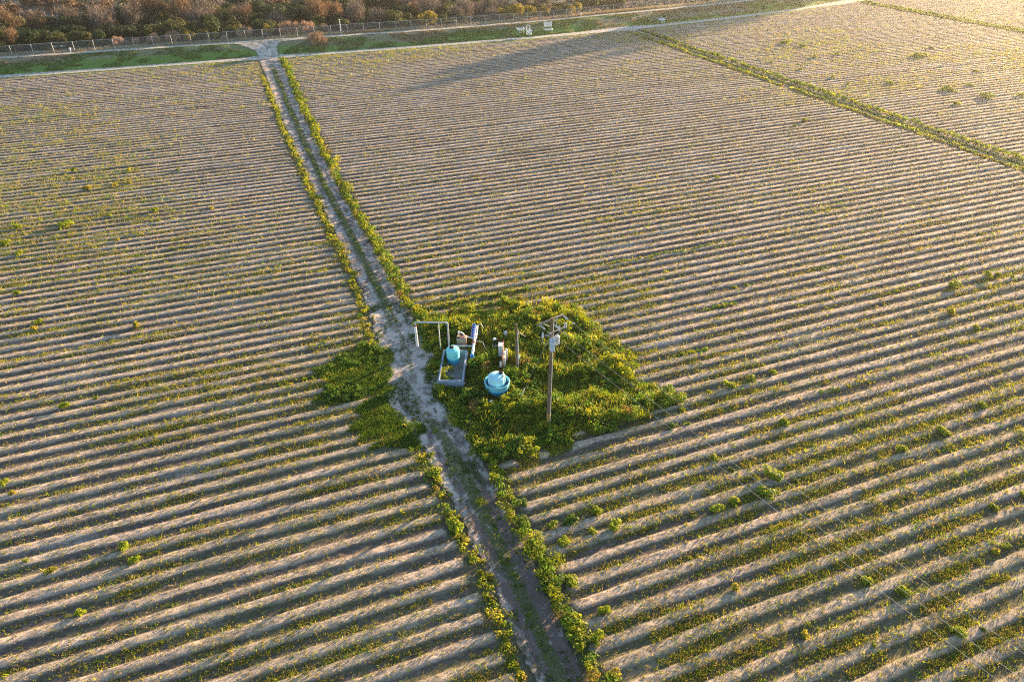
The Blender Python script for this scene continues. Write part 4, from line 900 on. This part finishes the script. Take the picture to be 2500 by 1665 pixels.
def build_woods():
    pro = {k: [tree_proto(k, 300 + 20 * i + j) for j in range(3)] for i, k in enumerate(PAL)}
    T = []   # (x, y, scale, kind)
    fy = lambda x: float(fence_y(x))
    # salient front shrubs, from left to right
    for x, off, s, k in ((-26.5, 5, .75, 'pink'), (-22, 5, .5, 'pink'), (-17.3, 5, .85, 'pink'), (-12.6, 4.5, 1.0, 'pink'), (-8.5, 4, .5, 'yellow'), (-4.8, 5, .5, 'olive'), (-1.6, 4, .38, 'yellow'), (2.2, 5, .5, 'green'), (6.4, 4.4, 1.05, 'pink'), (12.5, 5, .55, 'yellow'), (18.5, 6.5, 1.25, 'pink'), (23.5, 6, 1.35, 'pink'), (28.5, 6, 1.0, 'pink'), (26.5, 17, .8, 'yellow'), (40, 9, .8, 'olive'), (36.5, 16, .85, 'olive'),
        (60, 5.5, .75, 'yellow'), (56.5, 7, .62, 'olive'), (64.5, 4.5, .5, 'olive'), (73, 17, .75, 'grey'), (82, 9, .6, 'grey'), (78, 7, .35, 'olive'), (86.5, 10.5, .85, 'yellow'), (90.5, 11, .95, 'yellow'), (95, 7.5, .72, 'yellow'), (99.5, 6, .5, 'yellow'), (102, 14, .85, 'olive'), (106, 11, .8, 'olive'), (110.5, 14, .9, 'green'), (113.5, 9.5, .75, 'yellow'), (109.5, 5.5, .42, 'yellow'), (119, 15, .95, 'green'), (124, 14, 1.0, 'green'), (129.5, 14.5, 1.0, 'olive'), (134, 13.5, .85, 'olive'), (-36, 6, .75, 'green'), (-41.5, 7, .8, 'olive'), (-47, 6, .8, 'green'), (-55, 8, .95, 'olive'), (-31, 8, .8, 'green'), (-51, 9, .7, 'rust')):
        T.append((x, fy(x) + off, s, k))
    rng = np.random.default_rng(77); tries = 0
    while tries < 6000:
        tries += 1
        x = rng.uniform(-88, 112); d = rng.uniform(7.5, 52); y = fy(x) + d
        if x > 95 and d < 24: continue
        s = rng.uniform(.75, 1.12) * (1 - .25 * float(sstep(40, 95, x))) * (1.08 if x < 5 else 1)
        kk = rng.random(); left = float(sstep(30, -5, x + 6 * rng.normal()))
        back = float(sstep(10, 26, d))
        g = float(fbm(x * .05, y * .05, 151, 2))
        if left > .5: k = ('bare' if kk < .5 else 'rust' if kk < .8 else 'grey') if rng.random() < .12 + .42 * back else ('green' if kk < .6 else 'olive')
        else: k = ('grey' if kk < .45 else 'bare' if kk < .75 else 'rust') if rng.random() < .2 + .35 * back and g > .42 else ('green' if kk < .72 else 'olive')
        if x > 62 and k in ('bare', 'rust'): k = 'grey'
        md = 5.6 if k in ('green', 'olive') else 6.4
        if all((x - a) ** 2 + (y - b) ** 2 > (md if c > .6 else 3.6) ** 2 for a, b, c, _ in T): T.append((x, y, s, k))
    T.sort()
    def sect(x):
        for lim, nm in ((-45, 'behind the far left fence end'), (-22, 'behind the left fence stretch'), (0, 'behind the fence left of the ramp'), (20, 'behind the fence above the ramp'), (44, 'behind the tall white post'), (70, 'behind the fence middle'), (100, 'behind the fence left of the braced panel' if False else 'behind the white tables'), (400, 'where the wood thins out')):
            if x < lim: return nm
    def row(x, y):
        d = y - fy(x); return 'front row' if d < 13 else ('second row' if d < 24 else ('deep row' if d < 38 else 'back row'))
    G = {}
    for i, (x, y, s, k) in enumerate(T): G.setdefault((k, sect(x), row(x, y)), []).append(i)
    for key, ids in G.items():
        for n_, i in enumerate(ids):
            x, y, s, k = T[i]; rr = random.Random(900 + i)
            nm = 'shrub' if k in ('pink', 'yellow') else 'tree'
            e = empty(('dry_shrub' if k == 'pink' else 'leafy_shrub') if nm == 'shrub' else ('bare_tree' if k in ('bare', 'rust', 'grey') else 'bushy_tree'), (x, y, tz(x, y) - .1), rr.uniform(0, 6.28))
            e.scale = (s * rr.uniform(.9, 1.15), s * rr.uniform(.9, 1.15), s * rr.uniform(.88, 1.12))
            lb = f'{PH[k]}, {key[2]} {key[1]}'
            if len(ids) > 1: lb += f', {fill_words(n_)} from left'
            tag(e, lb, nm, 'trees and shrubs of the woodland behind the fence')
            a, b = pro[k][rr.randrange(3)]
            for q, me in (('crown', a), ('trunk', b)):
                o = bpy.data.objects.new(q, me); COL.objects.link(o); o.parent = e
    # the deep wood as one mass, and the low scrub between the trees
    rng = np.random.default_rng(78); parts = []
    for _ in range(330):
        x = rng.uniform(-120, 150); y = fy(x) + rng.uniform(50, 150)
        if y > 372 - .40 * (x + 78): continue
        k = rng.choice(['bare', 'rust', 'grey', 'green', 'olive']); cs, wt = PAL[k]; s = rng.uniform(.7, 1.1) * (.6 if x > 95 else 1)
        q = 700; P = dome(q, 4.2 * s, 8.0 * s, rng, 10, .5) + np.array([x, y, -.6]); c = pick(q, cs, wt, .25, rng)
        parts.append(leaves(P, .42, c, .6, .35, rng))
    v, f, c = stack(parts); o = mesh_np('distant_wood', v, f, M['twig'], fcol=c); tag(o, 'mixed brown and green wood massed far behind the front trees', 'woodland', kind='stuff')
    parts = []
    for _ in range(1500):
        x = rng.uniform(-95, 240); d = rng.uniform(2.5, 60) if x < 95 else rng.uniform(3, 48); y = fy(x) + d
        if x > 130 and rng.random() < .2: continue
        k = rng.choice(['grey', 'green', 'olive', 'bare', 'pink'], p=[.34, .2, .2, .2, .06]); cs, wt = PAL[k]; s = rng.uniform(.5, 1.2) * (.7 if d < 7 else 1.0)
        q = 170; P = dome(q, 1.9 * s, 1.5 * s, rng, 6, .6) + np.array([x, y, tz(x, y) - .1]); c = pick(q, cs, wt, .25, rng)
        parts.append(twigs(P, rng, .7, .06, c, 0) if k in ('grey', 'bare', 'pink') else leaves(P, .2, c, .6, .5, rng))
    v, f, c = stack(parts); o = mesh_np('undergrowth', v, f, M['twig'], fcol=c); tag(o, 'tangled low scrub filling the ground between the woodland trees', 'undergrowth', kind='stuff')
    # dry grass along the fence foot
    parts = []
    n = 9000; x = rng.uniform(-80, 235, n); off = rng.uniform(-.7, 1.9, n); y = fence_y(x) + off
    dens = .12 + .88 * np.clip(np.exp(-((x - 112) / 16) ** 2) + .8 * np.exp(-((x - 38) / 7) ** 2) + .5 * np.exp(-((x - 130) / 14) ** 2), 0, 1)
    ok = rng.random(n) < dens; x, y = x[ok], y[ok]
    z = lev_h(x, y - cen(x)); c = pick(len(x), [(.42, .29, .2), (.35, .25, .15), (.2, .19, .08)], [3, 2, 1], .2, rng)
    v, f, c = blades(np.stack([x, y, z - .05], 1), .7, .05, c, 5, .3, rng)
    o = mesh_np('dry_grass', v, f, M['straw'], fcol=c); tag(o, 'pinkish dry grass growing along the foot of the chain-link fence', 'grass', kind='stuff')
    # rough grass on the bank
    n = 60000; x = rng.uniform(-110, 260, n); s = rng.uniform(2.2, 9, n); wd = lev_w(x); s = s * wd / 8.8; y = cen(x) + s
    rampx = (np.abs(x - 10.6) < 4 + 8 * sstep(3, 9, s)); ok = ~rampx & (fbm(x * .25, s * .5, 161, 2) > .42); x, y, s = x[ok], y[ok], s[ok]
    c = pick(len(x), [(.11, .19, .04), (.16, .2, .07), (.27, .24, .15), (.08, .14, .03)], [4, 3, 1.6, 2], .2, rng)
    dryz = fbm(x * .06, s * .22, 72); c = np.where(((dryz + .06 * s / 3) > .66)[:, None], pick(len(x), [(.27, .21, .15), (.2, .16, .1)], [1, 1], .2, rng), c)
    v, f, c = blades(np.stack([x, y, lev_h(x, s) - .03], 1), .15, .08, c, 4, .9, rng)
    o = mesh_np('bank_grass', v, f, M['leaf'], fcol=c); tag(o, 'rough green and tan grass clothing the levee bank', 'grass', kind='stuff')
    # a dry tuft on the bank by the ramp
    e = empty('dry_brush', (24.5, 211.8, tz(24.5, 211.8) - .05)); e.scale = (1.5, 1.1, 1.05); tag(e, 'pinkish dry brush clump standing alone on the bank right of the ramp', 'dry shrub')
    a, b = pro['pink'][1]
    for q, me in (('crown', a), ('trunk', b)): o = bpy.data.objects.new(q, me); COL.objects.link(o); o.parent = e
    # tall gum trees further along the levee, past the top of the photograph: they cast the long shadow over the field
    for i, (x, y, s) in enumerate(((243, 253, 4.1), (252, 258, 3.9), (235, 250, 3.2), (288, 266, 4.2), (230, 253, 3.4))):
        e = empty('gum_tree', (x, y, -.7), i * 1.3); e.scale = (s * .6, s * .6, s * 1.3)
        tag(e, 'tall dense gum tree beyond the levee, outside the photo', 'tree', 'tall trees beyond the levee')
        a, b = pro['olive'][i % 3]
        for q, me in (('crown', a), ('trunk', b)): o = bpy.data.objects.new(q, me); COL.objects.link(o); o.parent = e

def build_fence():
    galv = simple('galvanised', (.52, .53, .55), .45, .35, .12)
    g = N('chain_link'); c = g.sep(g.attr().outputs['Color'])
    def wire(sgn):
        t = g.math('FRACT', g.math('DIVIDE', g.math('ADD', c[0], g.math('MULTIPLY', c[1], sgn)), .085))
        return g.math('LESS_THAN', g.math('ABSOLUTE', g.math('SUBTRACT', t, .5)), .032)
    al = g.math('MAXIMUM', wire(1.0), wire(-1.0))
    p = g.pbr((.34, .36, .40), .5, .3); tr = g.n('BsdfTransparent').outputs[0]
    g.end(g.n('MixShader', ins={0: al, 1: tr, 2: p}).outputs[0])
    xs = np.arange(-88, 250, 4.7); H = 2.35
    e = empty('chain_link_fence', (0, 0, 0)); tag(e, 'long grey chain-link fence running along the levee top', 'fence')
    zt = lambda x: float(lev_h(x, float(fence_y(x)) - float(cen(x))))
    for i, x in enumerate(xs):
        x = float(x); y = float(fence_y(x)); z = zt(x); ln = .07 * math.sin(i * 2.3)
        MB().tube([(x, y, z - .3), (x + ln, y, z + H + .04)], .05, 8).build('post', galv, e)
    m = MB(); fx = np.arange(-88, 249, 1.2); m.tube([(float(x), float(fence_y(x)), zt(x) + H) for x in fx], .032, 6); m.build('top_rail', galv, e)
    V = []; C = []; L = 0
    for i, x in enumerate(fx):
        x = float(x); y = float(fence_y(x)); z = zt(x)
        if i: L += math.hypot(1.2, y - py)
        py = y
        for h in (.03, H): V.append((x, y - .04, z + h)); C.append((L, h, 0))
    mesh_np('wire_mesh', V, grid_faces(len(fx), 2), g.m, e, vcol=np.array(C))
    for x0, x1 in ((xs[37], xs[38]), (xs[38], xs[39])):
        pts = [(float(x), float(fence_y(x)), zt(float(x)) + 1.15) for x in (x0, x1)]; MB().tube(pts, .04, 6).build('brace_rail', galv, e)
    white = simple('white_paint', (.8, .79, .77), .5, 0, .08, dirt=(.5, .48, .44))
    p = empty('marker_post', (32.2, float(fence_y(32.2)) - .35, zt(32.2))); tag(p, 'tall white marker post standing in front of the fence', 'post')
    MB().tube([(0, 0, -.3), (.02, 0, 3.6)], [.1, .085], 10).build('post_shaft', white, p); MB().lathe([(.0, 3.6), (.16, 3.62), (.16, 3.8), (.0, 3.86)], n=12).build('post_cap', white, p); MB().box((0, -.12, 1.5), (.3, .1, .7), ch=.02).build('sign_plate', white, p)
    for x, lb in ((-37.2, 'small white riser at the fence foot at far left'), (110.1, 'small white riser at the fence foot right of the white tables')):
        p = empty('pipe_riser', (x, float(fence_y(x)) - .5, zt(x))); tag(p, lb, 'pipe riser', 'white risers along the fence')
        MB().tube([(0, 0, -.2), (0, 0, .75)], .13, 10).build('riser_pipe', white, p); MB().lathe([(0, .74), (.24, .75), (.26, .9), (.14, 1.05), (0, 1.08)], n=12).build('riser_cap', white, p)
    for x, y, lb in ((-41.3, 0, 'left white rubbish sheet lying behind the fence'), (-39.6, 0, 'right white rubbish sheet lying behind the fence')):
        y = float(fence_y(x)) + 4.4; mb = MB(); k = 6
        vs = [(i * .22 - .6, j * .16 - .4, .12 * math.sin(i * 1.7 + j) + .25) for i in range(k) for j in range(k)]
        mb.add(vs, [(i * k + j, i * k + k + j, i * k + k + j + 1, i * k + j + 1) for i in range(k - 1) for j in range(k - 1)])
        o = mb.build('rubbish_sheet', white); o.location = (x, y, tz(x, y) + .5); sol = o.modifiers.new('thick', 'SOLIDIFY'); sol.thickness = .02; tag(o, lb, 'rubbish')

def build_tables():
    white = simple('weathered_white', (.78, .77, .78), .55, 0, .1, dirt=(.55, .53, .5)); grey = simple('weathered_slat', (.55, .52, .55), .7, 0, .2)
    def table(x, y, rz, lb, sc=1.0, tilt=R(12)):
        e = empty('slatted_table', (x, y, tz(x, y)), rz); e.scale = (sc,) * 3; tag(e, lb, 'table')
        m = MB()
        for k in range(7): m.box((0, -.66 + k * .22, .98 + math.sin(tilt) * (-.66 + k * .22)), (2.1, .17, .04), rx=tilt)
        m.build('slatted_top', grey, e)
        for sx in (-1.15, .98):
            MB().box((sx, -.05, 1.0), (.2, 1.75, .12), rx=tilt, ch=.02).build('end_board', white, e)
        MB().box((0, -.78, .88), (2.1, .12, .14)).build('front_rail', white, e)
        for px in (-.75, -.15, .6): MB().box((px, -.72, .38), (.12, .12, .9)).build('leg', white, e)
        for px in (-.75, .6): MB().box((px, .62, .5), (.12, .12, 1.1)).build('leg', white, e)
        MB().box((1.35, .1, 1.05), (.5, .1, .1), rz=.5).build('side_arm', white, e)
    table(85.0, 210.6, R(-4), 'white slatted table on the bank, leftmost beside the broken chair')
    table(136.2, 213.4, R(12), 'lone white slatted table on the bank right of the path junction', .95)
    # stacked broken seat frames
    e = empty('seat_frame_stack', (86.9, 208.9, tz(86.9, 208.9)), R(-8)); tag(e, 'jumbled white seat frames stacked on the bank between the two tables', 'seat frame')
    def frame(nm, c, w_, d_, rx, rz):
        m = MB(); M3 = Matrix.Rotation(rz, 3, 'Z') @ Matrix.Rotation(rx, 3, 'X')
        P = [Vector(c) + M3 @ Vector(q) for q in ((-w_, -d_, 0), (w_, -d_, 0), (w_, d_, 0), (-w_, d_, 0))]
        for i in range(4): m.tube([P[i], P[(i + 1) % 4]], .075, 8)
        m.tube([P[0].lerp(P[3], .5), P[1].lerp(P[2], .5)], .06, 6); m.build(nm, white, e)
    frame('base_frame', (0, -.3, .35), .75, .55, R(8), R(-18)); frame('seat_panel', (.15, .25, .9), .7, .4, R(30), R(-24)); frame('back_frame', (.0, .75, 1.75), .48, .75, R(70), R(-12)); frame('arm_frame', (.35, .3, 1.2), .65, .3, R(20), R(20))
    m = MB()
    for k in range(4): m.box((.1, .05 + k * .2, .85 + k * .1), (1.3, .16, .05), rz=R(-24), rx=R(28))
    m.build('slat_panel', white, e)
    # bench with two slatted back rows
    e = empty('slatted_bench', (94.1, 210.6, tz(94.1, 210.6)), R(-6)); tag(e, 'white bench with tall slatted back standing right of the seat frames', 'bench')
    for z0 in (1.15, 1.95):
        m = MB()
        for k in range(7): m.box((-1.05 + k * .35, .55, z0 + .3), (.26, .05, .62), rx=R(-10))
        m.build('back_panel', white, e)
    m = MB()
    for px in (-1.25, 1.25): m.tube([(px, .5, 0), (px, .6, 2.7)], .06, 8)
    m.tube([(-1.25, .6, 1.85), (1.25, .6, 1.85)], .06, 8); m.build('back_frame', grey, e)
    m = MB(); P = [(-1.35, .25, .55), (-.95, -.85, .4), (.95, -.85, .4), (1.35, .25, .55)]
    for i in range(4): m.tube([P[i], P[(i + 1) % 4]], .09, 8)
    m.build('seat_frame', white, e)
    for px in (-.4, .4): MB().box((px, -.4, .45), (.3, 1.1, .1), rx=R(-6)).build('seat_slat', white, e)
    for px in (-.95, .95): MB().box((px, -.7, .15), (.12, .12, .6)).build('leg', white, e)
build_fence(); build_tables(); build_woods()

# ---------------------------------------------------------------- haze
def build_haze():
    g = N('haze'); v = g.n('VolumePrincipled'); v.inputs['Density'].default_value = .00009; v.inputs['Anisotropy'].default_value = .7
    v.inputs['Color'].default_value = (1, .97, .92, 1); g.t.links.new(v.outputs[0], g.out.inputs['Volume'])
    o = MB().box((0, 0, 23.9), (6600, 6600, 52.6)).build('haze', g.m); tag(o, 'thin warm evening haze over the field', 'haze', kind='stuff')
build_haze()
